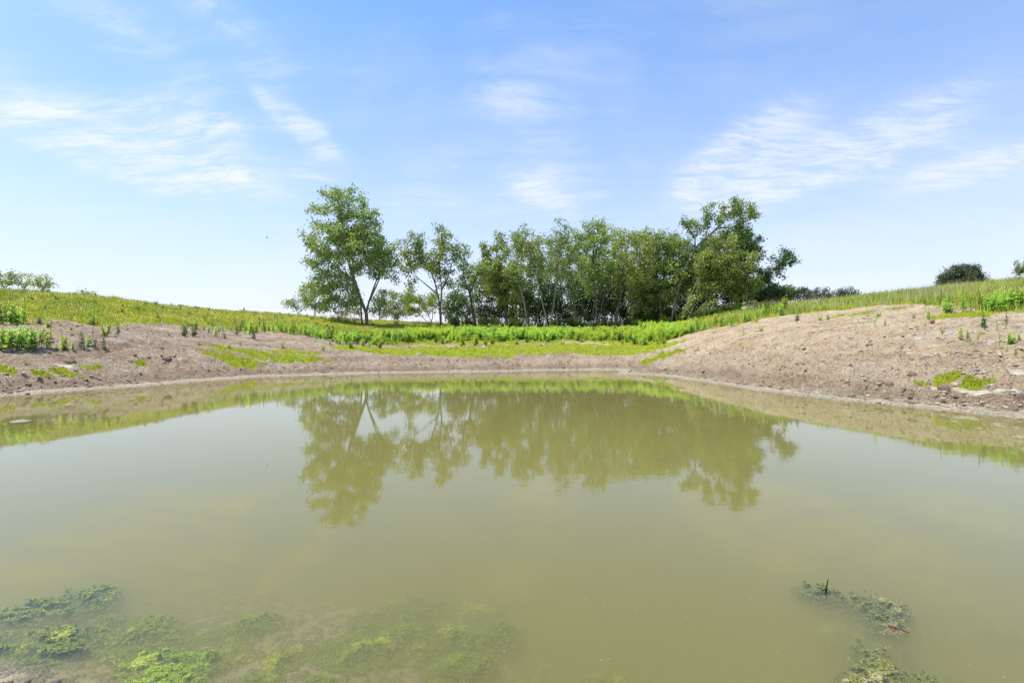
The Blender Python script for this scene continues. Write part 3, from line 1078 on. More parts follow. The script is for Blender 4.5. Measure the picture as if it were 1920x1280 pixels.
tree('ash_tree', 'bare-trunked tree leaning far to the right with its windblown top above the grove', 'tree', 56, (1257, 608),
     [[(1257, 608), (1263, 580), (1270, 548), (1282, 512), (1295, 482), (1304, 466), (1322, 448), (1345, 428), (1368, 405)], [(1304, 466), (1301, 448, -.4), (1306, 436, -.5), (1302, 424, -.5)], [(1322, 448), (1330, 425, .5), (1328, 405, .6)], [(1301, 448, -.4), (1290, 432, -.4), (1284, 420, -.4)],
      [(1345, 428), (1375, 425), (1400, 415)]],
     [(1368, 398, 30, 30), (1398, 404, 28, 24), (1388, 436, 30, 26), (1348, 412, 18, 24), (1308, 420, 20, 14), (1284, 418, 10, 14), (1328, 402, 10, 18)], 'leaf', 'bark_pale', .20, 1.25, .26, 12, .28, seed=10, group=GROVE, dshift=0.2)
tree('elm_tree', 'clump of slanting stems under the leaning tree, with a wide bright green crown', 'tree', 54, (1288, 607),
     [[(1279, 607), (1287, 575), (1304, 535), (1325, 495), (1342, 465)], [(1285, 607), (1302, 577, .4), (1322, 556, .7), (1348, 540, 1)], [(1290, 607), (1312, 575, -.4), (1340, 550, -.8), (1370, 530, -1)],
      [(1294, 607), (1318, 578, .8), (1345, 562, 1.3), (1380, 545, 1.6)], [(1297, 606), (1310, 585, -.9), (1330, 565, -1.5)], [(1275, 607), (1282, 585, -.6), (1290, 560, -1.2)]],
     [(1340, 498, 40, 34), (1382, 488, 38, 34), (1378, 522, 40, 28), (1308, 545, 20, 18), (1402, 525, 32, 32), (1352, 460, 28, 22), (1340, 530, 30, 18)], 'leaf_olive', 'bark_pale', .17, 1.35, .26, 12, .32, seed=11, group=GROVE)
tree('elm_tree', 'dark tree at the right grove end with a low limb reaching over the slope', 'tree', 59, (1372, 592),
     [[(1372, 592), (1380, 570), (1396, 550), (1422, 532), (1450, 508), (1474, 488)], [(1380, 570), (1388, 530), (1396, 480), (1398, 450)], [(1396, 550), (1430, 552), (1462, 548)]],
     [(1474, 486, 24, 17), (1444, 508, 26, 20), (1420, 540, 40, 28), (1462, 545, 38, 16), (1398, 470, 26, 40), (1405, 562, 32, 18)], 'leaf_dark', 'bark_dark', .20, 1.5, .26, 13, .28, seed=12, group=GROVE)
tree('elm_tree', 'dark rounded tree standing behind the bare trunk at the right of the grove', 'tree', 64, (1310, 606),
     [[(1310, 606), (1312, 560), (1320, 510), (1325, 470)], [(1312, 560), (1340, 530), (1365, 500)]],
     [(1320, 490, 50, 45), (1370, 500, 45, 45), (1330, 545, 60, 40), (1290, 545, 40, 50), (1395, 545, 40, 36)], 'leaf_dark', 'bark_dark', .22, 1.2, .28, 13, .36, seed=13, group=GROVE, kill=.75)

# dense smaller trees at the back of the grove
BACK = 'dark bushy trees at the back of the grove'
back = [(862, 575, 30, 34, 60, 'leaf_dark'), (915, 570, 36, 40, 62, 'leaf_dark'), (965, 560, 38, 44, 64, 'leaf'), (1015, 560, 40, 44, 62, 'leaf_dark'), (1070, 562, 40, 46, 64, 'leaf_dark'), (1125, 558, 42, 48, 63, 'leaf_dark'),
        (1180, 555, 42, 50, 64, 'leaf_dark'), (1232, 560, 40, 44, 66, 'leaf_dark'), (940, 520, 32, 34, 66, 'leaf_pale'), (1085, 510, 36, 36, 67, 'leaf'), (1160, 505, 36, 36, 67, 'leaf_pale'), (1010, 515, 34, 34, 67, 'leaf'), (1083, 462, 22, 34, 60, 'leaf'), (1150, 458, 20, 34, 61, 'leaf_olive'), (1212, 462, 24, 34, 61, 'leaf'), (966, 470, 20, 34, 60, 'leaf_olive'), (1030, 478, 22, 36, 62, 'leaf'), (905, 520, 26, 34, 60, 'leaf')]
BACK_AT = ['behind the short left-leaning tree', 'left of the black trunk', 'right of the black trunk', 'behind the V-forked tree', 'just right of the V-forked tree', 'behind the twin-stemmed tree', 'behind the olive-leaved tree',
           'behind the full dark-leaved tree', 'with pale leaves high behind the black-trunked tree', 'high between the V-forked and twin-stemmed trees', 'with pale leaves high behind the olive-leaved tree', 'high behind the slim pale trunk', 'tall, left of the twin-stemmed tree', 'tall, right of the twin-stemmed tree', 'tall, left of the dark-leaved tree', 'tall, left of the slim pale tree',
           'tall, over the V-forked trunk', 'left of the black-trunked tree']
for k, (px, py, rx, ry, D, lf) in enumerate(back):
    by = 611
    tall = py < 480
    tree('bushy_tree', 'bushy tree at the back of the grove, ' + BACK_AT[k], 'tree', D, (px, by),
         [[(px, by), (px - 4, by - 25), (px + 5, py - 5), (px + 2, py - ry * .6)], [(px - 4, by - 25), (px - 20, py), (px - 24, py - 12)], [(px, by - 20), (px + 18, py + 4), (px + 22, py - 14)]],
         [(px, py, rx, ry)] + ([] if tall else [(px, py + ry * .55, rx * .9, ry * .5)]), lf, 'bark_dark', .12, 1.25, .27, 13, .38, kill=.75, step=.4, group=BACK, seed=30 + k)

# young thin trunks in the shade
rs = random.Random(5)
YB = ['just right of the black trunk', 'between black trunk and slim pale trunk', 'right of the slim pale trunk', 'right of the V fork', 'second right of the V fork', 'third right of the V fork', 'midway between V fork and twin stems', 'left of the twin stems',
      'close left of the twin stems', 'right of the twin stems', 'left of the thick olive trunk', 'right of the thick olive trunk', 'second right of the thick olive trunk', 'left of the full dark tree', 'right of the full dark tree', 'left of the bare leaning trunk']
for k, px in enumerate([963, 974, 1003, 1046, 1057, 1070, 1083, 1097, 1107, 1136, 1146, 1171, 1185, 1196, 1228, 1241]):
    D = 54 + rs.random() * 9
    ln = rs.uniform(-12, 14)
    top = rs.uniform(515, 545)
    tree('young_tree', 'thin young trunk ' + ('leaning left' if ln < -4 else 'leaning right' if ln > 6 else 'standing upright') + ' in grove shade, ' + YB[k], 'tree', D, (px, 613),
         [[(px, 613), (px + ln * .3, 590), (px + ln * .7, 560), (px + ln, top)]], [(px + ln, top, 14, 20)], rs.choice(['leaf_dark', 'leaf', 'leaf_dark']), 'bark_dark' if k % 3 else 'bark', .085, 1.3, .24, 8, .3, group='thin trunks inside the grove', seed=60 + k)

# left end: low trees beyond the rise, and the bright bush
tree('low_tree', 'low grey-green tree on the rise at the far left end of the grove', 'tree', 62, (560, 592), [[(560, 594), (556, 580), (550, 568)], [(558, 588), (572, 575), (580, 565)]],
     [(548, 572, 22, 12), (568, 566, 20, 16)], 'leaf_pale', 'bark_dark', .10, 1.3, .24, 10, .3, seed=80)
tree('low_tree', 'small dark-stemmed tree on the rise under the left branches of the tallest tree', 'tree', 60, (591, 592), [[(591, 594), (590, 575), (586, 555)], [(590, 575), (602, 560), (610, 550)], [(590, 580), (578, 566), (572, 556)]],
     [(582, 552, 24, 18), (606, 560, 26, 20), (596, 572, 30, 12)], 'leaf', 'bark_dark', .11, 1.4, .24, 10, .3, seed=81)
tree('low_tree', 'pale leafy shrubby tree seen between the tallest tree and the two-stemmed tree', 'tree', 66, (748, 605), [[(748, 606), (742, 585), (736, 565)], [(745, 596), (758, 575), (764, 560)], [(746, 600), (730, 580), (720, 570)]],
     [(735, 565, 26, 26), (762, 560, 22, 24), (722, 582, 24, 18), (750, 585, 30, 16)], 'leaf_pale', 'bark_dark', .12, 1.2, .25, 10, .34, seed=82)
tree('low_tree', 'dark bush-like tree behind the right stem of the tallest tree', 'tree', 60, (712, 607), [[(712, 608), (712, 585), (716, 562)]],
     [(715, 560, 22, 18), (705, 578, 18, 16)], 'leaf_dark', 'bark_dark', .09, 1.4, .25, 10, .3, seed=83)
tree('low_tree', 'grey-green scrubby tree on the rise behind the trunks of the tallest tree', 'tree', 61, (640, 598), [[(640, 600), (640, 582), (634, 568)], [(640, 590), (656, 575), (664, 562)]],
     [(632, 568, 24, 18), (660, 572, 22, 20), (645, 585, 30, 10)], 'leaf_pale', 'bark_dark', .10, 1.0, .24, 9, .32, seed=84)
tree('willow_bush', 'bright yellow-green bush leaning left under the two-stemmed tree', 'bush', 57, (808, 608),
     [[(812, 609), (803, 590), (792, 574), (778, 562)], [(806, 609), (792, 594), (776, 580)], [(812, 600), (810, 580), (806, 562)]],
     [(782, 562, 26, 18), (806, 566, 26, 18), (770, 578, 18, 12), (792, 578, 28, 12)], 'leaf_yellow', 'bark_dark', .10, 2.0, .20, 13, .26, seed=85, kill=.5, step=.28)
tree('low_tree', 'dark shrubby tree just right of the two-stemmed trunk', 'tree', 61, (846, 608), [[(846, 610), (846, 590), (850, 570)], [(846, 596), (834, 580), (830, 570)]],
     [(848, 572, 18, 28), (836, 585, 16, 18)], 'leaf_dark', 'bark_dark', .10, 1.4, .25, 11, .32, seed=86)

# beyond the left hill
for k, (px, rx, py, ry, D, lab) in enumerate([(8, 22, 523, 17, 60, 'flat-topped tree cut by the left edge of the view, beyond the grassy hill'),
                                              (43, 20, 522, 15, 62, 'middle flat-topped tree of three beyond the grassy hill'), (80, 23, 529, 14, 61, 'lowest spreading tree of three beyond the grassy hill')]):
    tree('hill_tree', lab, 'tree', D, (px, 565), [[(px + 2, 562), (px, 545), (px - 6, 530), (px - 10, 520)], [(px, 545), (px + 8, 532), (px + 14, 524)]],
         [(px, py, rx, ry), (px + 3, py + 9, rx * .8, 7)], 'leaf_olive', 'bark', .13, 1.1, .25, 8, .3, seed=90 + k, group='trees beyond the grassy hill')
tree('hill_tree', 'small round treetop showing alone over the crest of the grassy hill', 'tree', 66, (163, 575), [[(163, 575), (163, 560), (162, 550)]], [(163, 554, 21, 8), (172, 551, 10, 6)], 'leaf_pale', 'bark', .09, 1.8, .23, 9, .3, seed=95, group='trees beyond the grassy hill')

# right skyline
tree('juniper', 'dense dark juniper mound rising over the crest of the right slope', 'tree', 46, (1803, 552), [[(1803, 552), (1802, 535), (1798, 510)], [(1803, 545), (1780, 530), (1768, 525)], [(1803, 545), (1825, 528), (1836, 515)]],
     [(1800, 517, 30, 21), (1778, 526, 18, 14), (1832, 516, 12, 15), (1800, 534, 40, 12), (1810, 511, 20, 16)], 'needle', 'bark_dark', .2, 5.5, .14, 30, .21, kill=.30, step=.25, seed=96, leaf_droop=-.2)
for k, (px, py, rx, ry) in enumerate([(1432, 556, 26, 14), (1470, 552, 26, 16), (1508, 550, 22, 15), (1545, 553, 20, 12), (1590, 551, 24, 10)]):
    tree('juniper', 'low dark evergreen scrub on the crest right of the grove, %s of five' % ('first', 'second', 'third', 'fourth', 'last')[k], 'bush', 58 if k < 4 else 52, (px, py + 22), [[(px, py + 22), (px, py + 8), (px + 3, py - 4)], [(px, py + 12), (px - 12, py), (px - 16, py - 4)], [(px, py + 12), (px + 12, py), (px + 16, py - 3)]],
         [(px, py, rx, ry), (px, py + ry * .7, rx, ry * .6)], 'needle' if k != 1 else 'leaf_dark', 'bark_dark', .08, 2.4, .16, 18, .24, kill=.42, step=.28, seed=100 + k, group='evergreen scrub on the right crest', leaf_droop=-.2)
tree('shrub', 'grey-green upright shrub on the skyline at the right edge', 'bush', 31, (1912, 524), [[(1912, 524), (1910, 508), (1907, 492)], [(1912, 516), (1920, 502), (1924, 490)], [(1912, 518), (1903, 508)]],
     [(1909, 508, 7, 10), (1922, 507, 9, 11)], 'leaf_pale', 'stem', .03, 9, .12, 12, .12, kill=.22, step=.14, seed=110, tip=.006)
tree('shrub', 'grey-green bush in the weeds at the top of the bare slope, below the dark limb', 'bush', 41, (1403, 588), [[(1403, 588), (1402, 578), (1398, 570)], [(1403, 584), (1412, 574), (1418, 568)]],
     [(1398, 575, 14, 9), (1412, 574, 12, 9)], 'leaf_pale', 'stem', .03, 6, .13, 12, .16, kill=.3, step=.18, seed=111, tip=.006)


# ------------------------------------------------------------------ weeds
def weed_mesh(kind, rng):
    """unit-height plant: stem tube(s) and leaf mesh"""
    SV, SF, off = [], [], 0
    LV, LF, LT, loff = [], [], [], 0
    if kind == 'bush':
        ns, hs = 9, rng.uniform(0.65, 1.0, 9)
    elif kind == 'stalk':
        ns, hs = 1, [1.0]
    elif kind == 'tuft':
        ns, hs = 14, rng.uniform(0.6, 1.0, 14)
    else:
        ns, hs = 2, [1.0, 0.8]
    for s in range(ns):
        H = hs[s]
        a = rng.uniform(0, 6.28)
        lean = (0.30 if kind in ('bush', 'tuft') else 0.08) * rng.uniform(0.3, 1.0)
        zz = np.linspace(0, H, 5)
        cx_ = math.cos(a) * (lean * zz / H * H + (0.06 if ns > 1 else 0)) + rng.normal(0, .01, 5)
        cy_ = math.sin(a) * (lean * zz / H * H + (0.06 if ns > 1 else 0)) + rng.normal(0, .01, 5)
        C = np.stack([cx_, cy_, zz], -1)
        r = np.linspace(0.014, 0.005, 5)
        ang = np.arange(3) / 3 * 6.283
        ring = C[:, None] + r[:, None, None] * np.stack([np.cos(ang), np.sin(ang), 0 * ang], -1)[None]
        SV.append(ring.reshape(-1, 3))
        i = np.arange(4)[:, None] * 3
        j = np.arange(3)[None]
        SF.append(np.stack([i + j, i + (j + 1) % 3, i + 3 + (j + 1) % 3, i + 3 + j], -1).reshape(-1, 4) + off)
        off += 15
        nl = {'bush': 22, 'stalk': 70, 'tuft': 7, 'leafy': 48, 'spindly': 20}[kind]
        u = np.sort(rng.uniform({'bush': .10, 'stalk': .25, 'tuft': .2, 'leafy': .10, 'spindly': .25}[kind], 1.0, nl))
        px_ = np.interp(u * H, zz, cx_)
        py_ = np.interp(u * H, zz, cy_)
        P = np.stack([px_, py_, u * H], -1)
        th = np.arange(nl) * 2.399 + rng.uniform(0, 6, nl) * .3
        L = {'bush': .20, 'stalk': .085, 'tuft': .22, 'leafy': .23, 'spindly': .20}[kind] * (1.0 - 0.55 * u ** 2) * rng.uniform(.75, 1.25, nl)
        wd = {'bush': .30, 'stalk': .5, 'tuft': .2, 'leafy': .30, 'spindly': .26}[kind] * L
        elev = rng.normal(0.42, .25, nl) + 0.35 * u
        d = np.stack([np.cos(th) * np.cos(elev), np.sin(th) * np.cos(elev), np.sin(elev)], -1)
        sd_ = np.stack([-np.sin(th), np.cos(th), rng.normal(0, .3, nl)], -1)
        mid = P + d * L[:, None] * .55
        tipp = P + d * L[:, None]
        tipp[:, 2] -= 0.28 * L
        V = np.stack([P, mid + sd_ * wd[:, None] * .5, tipp, mid - sd_ * wd[:, None] * .5], 1).reshape(-1, 3)
        k = np.arange(nl)[:, None] * 4
        LV.append(V)
        LF.append(np.concatenate([k + np.array([[0, 1, 2]]), k + np.array([[0, 2, 3]])]) + loff)
        LT.append(np.repeat(np.clip(0.25 + 0.5 * u + rng.normal(0, .15, nl), 0, 1), 4))
        loff += nl * 4
    return np.vstack(SV), np.vstack(SF), np.vstack(LV), np.vstack(LF), np.concatenate(LT)


WEEDS = {}
for kd in ('leafy', 'bush', 'stalk', 'spindly', 'tuft'):
    for v in range(3):
        WEEDS[kd, v] = weed_mesh(kd, np.random.default_rng(hash((len(kd), v, ord(kd[0]))) % 9973))
_weed_me = {}


def weed_data(kd, v, mat):
    if (kd, v, mat) not in _weed_me:
        SV, SF, LV, LF, LT = WEEDS[kd, v]
        _weed_me[kd, v, mat] = (mesh_arr('weed_stem', SV, SF, M['stem'] if mat != 'dry' else M['dry']), mesh_arr('weed_leaves', LV, LF, M[mat], False, {'tint': LT}))
    return _weed_me[kd, v, mat]


_protos = {}


def put_weed(name, kd, mat, x, y, h, label, group=None, wide=1.0, v=None, cat='weed'):
    v = rs.randrange(3) if v is None else v
    key = (name, kd, v, mat)
    if key not in _protos:
        r = bpy.data.objects.new(name, None)
        COL.objects.link(r)
        sm, lm = weed_data(kd, v, mat)
        link('stem', sm, r)
        link('leaves', lm, r)
        _protos[key] = r
    else:
        r = copy_tree(_protos[key])
    r.location = (x, y, gz(x, y) - 0.02)
    r.scale = (h * wide, h * wide, h)
    r.rotation_euler = (rs.uniform(-.06, .06), rs.uniform(-.06, .06), rs.uniform(0, 6.28))
    for k in ('group',):
        if k in r.keys():
            del r[k]
    tag(r, label, cat, group)
    return r


def weed_px(kd, mat, px, py, hpx, label, group=None, wide=1.0, name='leafy_weed', cat='weed'):
    x, y = hit(px, py)
    return put_weed(name, kd, mat, x, y, hpx / FPX * y, label, group, wide, None, cat)


G1 = 'weeds in the low clump by the left edge of the bank'
for px, py, h in [(3, 659, 48), (14, 660, 46), (26, 661, 50), (40, 660, 44), (52, 659, 48), (64, 658, 46), (76, 659, 40), (90, 660, 44), (34, 655, 44), (12, 654, 42), (58, 653, 44)]:
    weed_px('leafy', 'weed' if px % 3 else 'weed_yellow', px, py, h, 'leafy green weed in the dense low clump at the left edge of the bare bank', G1, 1.0)
weed_px('bush', 'weed_yellow', 119, 656, 32, 'round yellow-green bushy weed at the right end of the low left clump', None, 1.1)
weed_px('leafy', 'weed', 107, 662, 13, 'tiny green weed at the foot of the low left clump beside the stick')
weed_px('leafy', 'weed', 134, 662, 17, 'small green weed just right of the round bushy weed on the left bank')
G2 = 'weeds in the upper clump at the left edge under the grass'
for px, py, h in [(2, 608, 36), (9, 609, 44), (18, 609, 42), (27, 608, 40), (36, 609, 34), (44, 606, 34)]:
    weed_px('leafy', 'weed_dark' if px % 2 else 'weed', px, py, h, 'dark green weed in the clump where the left hill grass meets bare soil', G2, 1.0)
weed_px('stalk', 'weed_dark', 48, 590, 33, 'dark upright stalk standing alone in the left hill grass', None, .8, 'seed_stalk')
weed_px('bush', 'weed_dark', 73, 607, 15, 'small dark bush right of the upper left clump', None, 1.2)
weed_px('bush', 'weed_yellow', 92, 616, 18, 'small yellow-green bush below the grass line on the left bank', None, 1.0)
weed_px('spindly', 'weed', 173, 603, 34, 'spindly sapling with a leafy head on the grass line of the left hill', None, 1.3, 'sapling', 'sapling')
weed_px('bush', 'weed_dark', 171, 607, 12, 'flat dark green clump under the spindly sapling on the left hill', None, 2.2)
weed_px('leafy', 'weed_dark', 153, 655, 35, 'taller dark green weed of the pair standing in the open left bank', None, .9)
weed_px('leafy', 'weed', 165, 652, 25, 'paler shorter weed of the pair standing in the open left bank', None, .9)
weed_px('leafy', 'weed_dark', 179, 657, 20, 'small weed between the pair and the dark upright weed on the left bank', None, .8)
weed_px('leafy', 'weed_dark', 194, 656, 30, 'dark upright weed below the bright bush on the left bank', None, .8)
weed_px('stalk', 'weed_dark', 173, 630, 22, 'thin dark stalk left of the bright bush on the left bank', None, 1.2)
weed_px('bush', 'weed_yellow', 198, 631, 28, 'bright yellow-green bush in the middle of the left bank', None, 1.2)
weed_px('leafy', 'weed_dark', 220, 630, 24, 'narrow dark weed just right of the bright bush on the left bank', None, .8)
weed_px('bush', 'weed_yellow', 135, 620, 10, 'low yellowish plant on the bare soil under the left hill grass', None, 1.4)
weed_px('stalk', 'weed', 255, 606, 13, 'short thin stalk at the lower edge of the left hill grass', None, 1.0)
weed_px('bush', 'weed_dark', 346, 630, 27, 'left half of the dark twin bush on the bank under the left hill', None, 1.0)
weed_px('bush', 'weed_dark', 363, 630, 30, 'right half of the dark twin bush on the bank under the left hill', None, .9)
weed_px('tuft', 'weed_yellow', 318, 631, 12, 'small yellow tuft left of the dark twin bush', None, 1.0)
weed_px('stalk', 'weed_dark', 398, 625, 26, 'tall thin stalk rising from the weeds right of the dark twin bush', None, .8, 'seed_stalk')
G3 = 'weeds along the grass line left of the grove'
lab3 = 'green weed in the loose row along the grass line left of the grove'
for px, py, h in [(382, 618, 12), (390, 624, 16), (402, 630, 20), (410, 626, 17), (416, 618, 11), (432, 620, 12), (443, 627, 20), (449, 622, 15), (455, 617, 19), (461, 625, 21), (466, 628, 30), (470, 622, 18), (480, 625, 17), (490, 622, 17), (497, 624, 18), (505, 622, 17),
                  (512, 624, 16), (521, 620, 19), (528, 622, 20), (536, 623, 18), (543, 625, 20), (551, 626, 22), (558, 625, 20), (565, 627, 22), (572, 628, 22), (580, 630, 24), (588, 631, 22), (595, 633, 24)]:
    weed_px('leafy', rs.choice(['weed', 'weed', 'weed_dark']), px, py, h, lab3, G3, 1.0)
for px, py, h, lb in [(487, 616, 24, 'first of two dark stalks standing side by side in the grass left of the grove'), (495, 616, 24, 'second of two dark stalks standing side by side in the grass left of the grove'), (519, 616, 27, 'single thick dark stalk in the grass left of the grove')]:
    weed_px('stalk', 'weed_dark', px, py, h, lb, None, 1.2, 'seed_stalk')
weed_px('leafy', 'weed_dark', 422, 636, 14, 'small dark weed standing out on the bare soil below the loose row', None, 1.0)
weed_px('leafy', 'weed_dark', 476, 636, 26, 'dark weed at the top corner of the bright oval turf', None, .9)
for px, py, h, lb in [(450, 648, 11, 'faint yellow weed on bare soil above the oval turf'), (430, 655, 13, 'yellow tuft on bare soil just above the left end of the oval turf'), (373, 647, 10, 'thin pale tuft alone on the bare middle of the left bank'),
                      (530, 653, 15, 'thin weed at the upper edge of the oval turf'), (606, 658, 15, 'yellow bushy tuft beyond the right end of the oval turf'), (48, 684, 13, 'yellow tuft beside the pale flat slab on the left bank'), (268, 686, 12, 'yellow-green tuft on the muddy shore between slab and broken stones')]:
    weed_px('tuft', 'weed_yellow', px, py, h, lb, None, 1.0)
for px, py, h, lb, kd, mt in [(619, 647, 13, 'small weed on bare soil left of the foremost bushes before the tallest tree', 'leafy', 'weed'), (636, 645, 12, 'small round weed second in the row before the tallest tree', 'bush', 'weed'), (658, 652, 18, 'bright round bush foremost before the tallest tree', 'bush', 'weed_yellow'),
                              (681, 650, 16, 'leafy weed right of the foremost bright bush before the tallest tree', 'leafy', 'weed'), (711, 652, 14, 'yellow-green weed at the back edge of the turf before the tallest tree', 'bush', 'weed_yellow'), (697, 648, 12, 'tiny weed between two bushes before the tallest tree', 'leafy', 'weed')]:
    weed_px(kd, mt, px, py, h, lb, None, 1.1)

# the dense belt of weeds before the grove: its front plants singly, the rest as one mass
GF = 'weeds in the front of the green belt before the grove'
CN = {'weed': 'bright green', 'weed_yellow': 'yellow-green', 'weed_dark': 'dark green'}
KN = {'leafy': 'leafy upright', 'bush': 'bushy', 'tuft': 'tufted', 'spindly': 'spindly'}
BY = [(655, 'left of the tallest tree'), (720, 'before the tallest tree'), (790, 'before the bright bush'), (860, 'before the two-stemmed tree'), (920, 'before the left-leaning tree'), (968, 'before the black-trunked tree'), (1008, 'before the slim pale tree'),
      (1070, 'before the V-forked tree'), (1136, 'before the twin-stemmed tree'), (1185, 'before the olive-leaved tree'), (1235, 'before the full dark-leaved tree'), (2000, 'before the bare leaning tree')]


def near_tree(px):
    return next(t for lim, t in BY if px < lim)


def LW(px):
    return CN[mt_] + ' ' + KN[kd_] + ' weed fronting the belt ' + near_tree(px)
front_line = [(600, 637), (640, 645), (700, 648), (760, 640), (860, 641), (1000, 639), (1100, 637), (1200, 640), (1250, 640)]
flx, fly = zip(*front_line)
n_front = 0
px = 602.0
while px < 1255:
    py = float(np.interp(px, flx, fly)) + rs.choice([rs.uniform(-4, 2), rs.uniform(-4, 2), rs.uniform(0, 9)])
    kd_, mt_ = rs.choice(['leafy', 'bush', 'bush', 'tuft']), rs.choice(['weed', 'weed', 'weed', 'weed_yellow', 'weed_dark'])
    weed_px(kd_, mt_, px, py, rs.choice([rs.uniform(10, 16), rs.uniform(14, 25)]), LW(px), GF, rs.uniform(1.0, 1.7))
    px += rs.uniform(5.0, 8.5)
    n_front += 1
GR = 'weeds along the ridge right of the grove'
labr = 'bright green weed in the row climbing the edge of the right bare slope'
ridge = [(1258, 634), (1280, 626), (1300, 622), (1330, 618), (1370, 612), (1400, 606), (1430, 597), (1470, 592)]
rlx, rly = zip(*ridge)
px = 1256.0
while px < 1470:
    py = float(np.interp(px, rlx, rly)) + rs.uniform(-6.0, 1.0)
    kd_, mt_ = rs.choice(['leafy', 'leafy', 'spindly']), rs.choice(['weed', 'weed', 'weed_yellow'])
    hp_ = rs.uniform(17, 27)
    weed_px(kd_, mt_, px, py, hp_, ('tall ' if hp_ > 22 else 'short ') + CN[mt_] + ' ' + KN[kd_] + ' weed in the row ' + ('beside the slanting stems' if px < 1330 else 'below the grey-green bush' if px < 1410 else 'below the evergreen scrub'), GR, 1.0)
    px += rs.uniform(5.5, 8.5)

# right bank, one by one
RB = [(1266, 629, 15, 'leafy', 'weed', 1, 'small weed where the green belt meets the bare right slope'), (1297, 627, 18, 'leafy', 'weed_dark', 1.1, 'dark weed on the upper left corner of the bare right slope'),
      (1339, 626, 7, 'tuft', 'weed_yellow', 2.2, 'flat yellow patch of weed near the top of the bare right slope'), (1371, 614, 27, 'leafy', 'weed', 1.0, 'tall bright weed standing forward of the ridge row'),
      (1393, 628, 18, 'stalk', 'weed', 1.4, 'thin lone weed below the ridge row on the bare right slope'), (1427, 622, 14, 'tuft', 'weed_yellow', 1.2, 'yellowish tuft right of the thin lone weed on the bare slope'),
      (1440, 588, 24, 'bush', 'weed_dark', 1.2, 'dark thorny bush on the ridge below the evergreen scrub'), (1470, 585, 26, 'bush', 'weed_yellow', 1.2, 'wide yellow-green bush on the ridge below the evergreen scrub'),
      (1495, 604, 20, 'leafy', 'weed_dark', 1.1, 'greyish weed at the upper edge of bare soil below the evergreen scrub'), (1537, 601, 14, 'bush', 'weed', 1.0, 'left one of two small green bushes along the top of the bare slope'),
      (1553, 599, 12, 'bush', 'weed', 1.0, 'right one of two small green bushes along the top of the bare slope'), (1641, 612, 28, 'spindly', 'weed', 1.0, 'tall thin weed of a pair in the middle of the right slope'),
      (1658, 611, 14, 'spindly', 'weed_dark', 1.2, 'short thin weed of a pair in the middle of the right slope'), (1743, 600, 24, 'leafy', 'weed', 1.0, 'weed behind the brown dead plant on the right slope'),
      (1764, 576, 34, 'stalk', 'weed_dark', .9, 'tall dark stalk rising behind the broad bush on the right slope'), (1776, 588, 32, 'bush', 'weed', 1.3, 'broad green bush above the bright turf strip on the right slope'),
      (1805, 585, 30, 'leafy', 'weed', .9, 'slim weed right of the broad bush on the right slope'), (1836, 581, 40, 'stalk', 'weed_dark', 1.3, 'tallest dark stalk at the left end of the upper right weed clump'),
      (1849, 620, 34, 'leafy', 'weed_dark', .9, 'dark conical weed below the turf strip on the right slope'), (1872, 622, 26, 'spindly', 'weed', .9, 'thin weed between the dark conical weed and the lanky weed'),
      (1885, 618, 38, 'spindly', 'weed_dark', .7, 'lanky bare-stemmed weed right of the dark conical weed'), (1800, 635, 27, 'leafy', 'weed_yellow', 1.0, 'left plant of the yellow-green pair on the right slope'),
      (1812, 636, 22, 'leafy', 'weed_yellow', 1.1, 'right plant of the yellow-green pair on the right slope'), (1834, 640, 24, 'spindly', 'weed_yellow', 1.2, 'pale yellow weed right of the yellow-green pair'),
      (1893, 645, 26, 'bush', 'weed', 1.2, 'spreading bush near the right edge of the slope'), (1909, 643, 19, 'leafy', 'weed_yellow', 1.0, 'yellowish weed touching the spreading bush near the right edge'),
      (1872, 650, 24, 'spindly', 'weed_yellow', .8, 'thin pale weed left of the spreading bush near the right edge'), (1767, 628, 15, 'tuft', 'weed_yellow', 1.0, 'small yellow weed alone between pale stones on the right slope'),
      (1821, 650, 9, 'tuft', 'weed', 1.3, 'tiny green tuft below the yellow-green pair'), (1888, 663, 9, 'tuft', 'weed_yellow', 1.0, 'tiny pale tuft under the spreading bush'),
      (1904, 668, 13, 'tuft', 'weed_yellow', .8, 'small bright sprout near the right edge above the large slab'), (1681, 667, 9, 'tuft', 'weed_yellow', 1.6, 'flat yellow tuft beside small pale stones, low on the right slope'),
      (1720, 619, 9, 'tuft', 'weed', 1.2, 'left of two tiny tufts below the brown dead plant'), (1734, 611, 9, 'tuft', 'weed', 1.2, 'right of two tiny tufts below the brown dead plant'),
      (1748, 606, 14, 'tuft', 'dry', 1.4, 'brown dead plant at the left end of the bright turf strip'), (1540, 625, 6, 'tuft', 'weed', 1.4, 'tiny tuft alone high on the bare right slope'), (1713, 595, 13, 'tuft', 'weed_yellow', 1.0, 'pale yellow tuft on bare soil under the right grass'),
      (1648, 592, 13, 'tuft', 'weed_yellow', 1.4, 'pale tuft behind the tall thin pair on the right slope'), (1541, 700, 6, 'tuft', 'weed_yellow', 1.6, 'tiny yellow-green tuft on the muddy right shore'), (1727, 722, 12, 'tuft', 'weed', 1.2, 'small green tuft on the cracked mud left of the dark clod')]
for px, py, h, kd, mt, wd, lb in RB:
    weed_px(kd, mt, px, py, h, lb, None, wd)
G4 = 'weeds in the upper right clump under the slope grass'
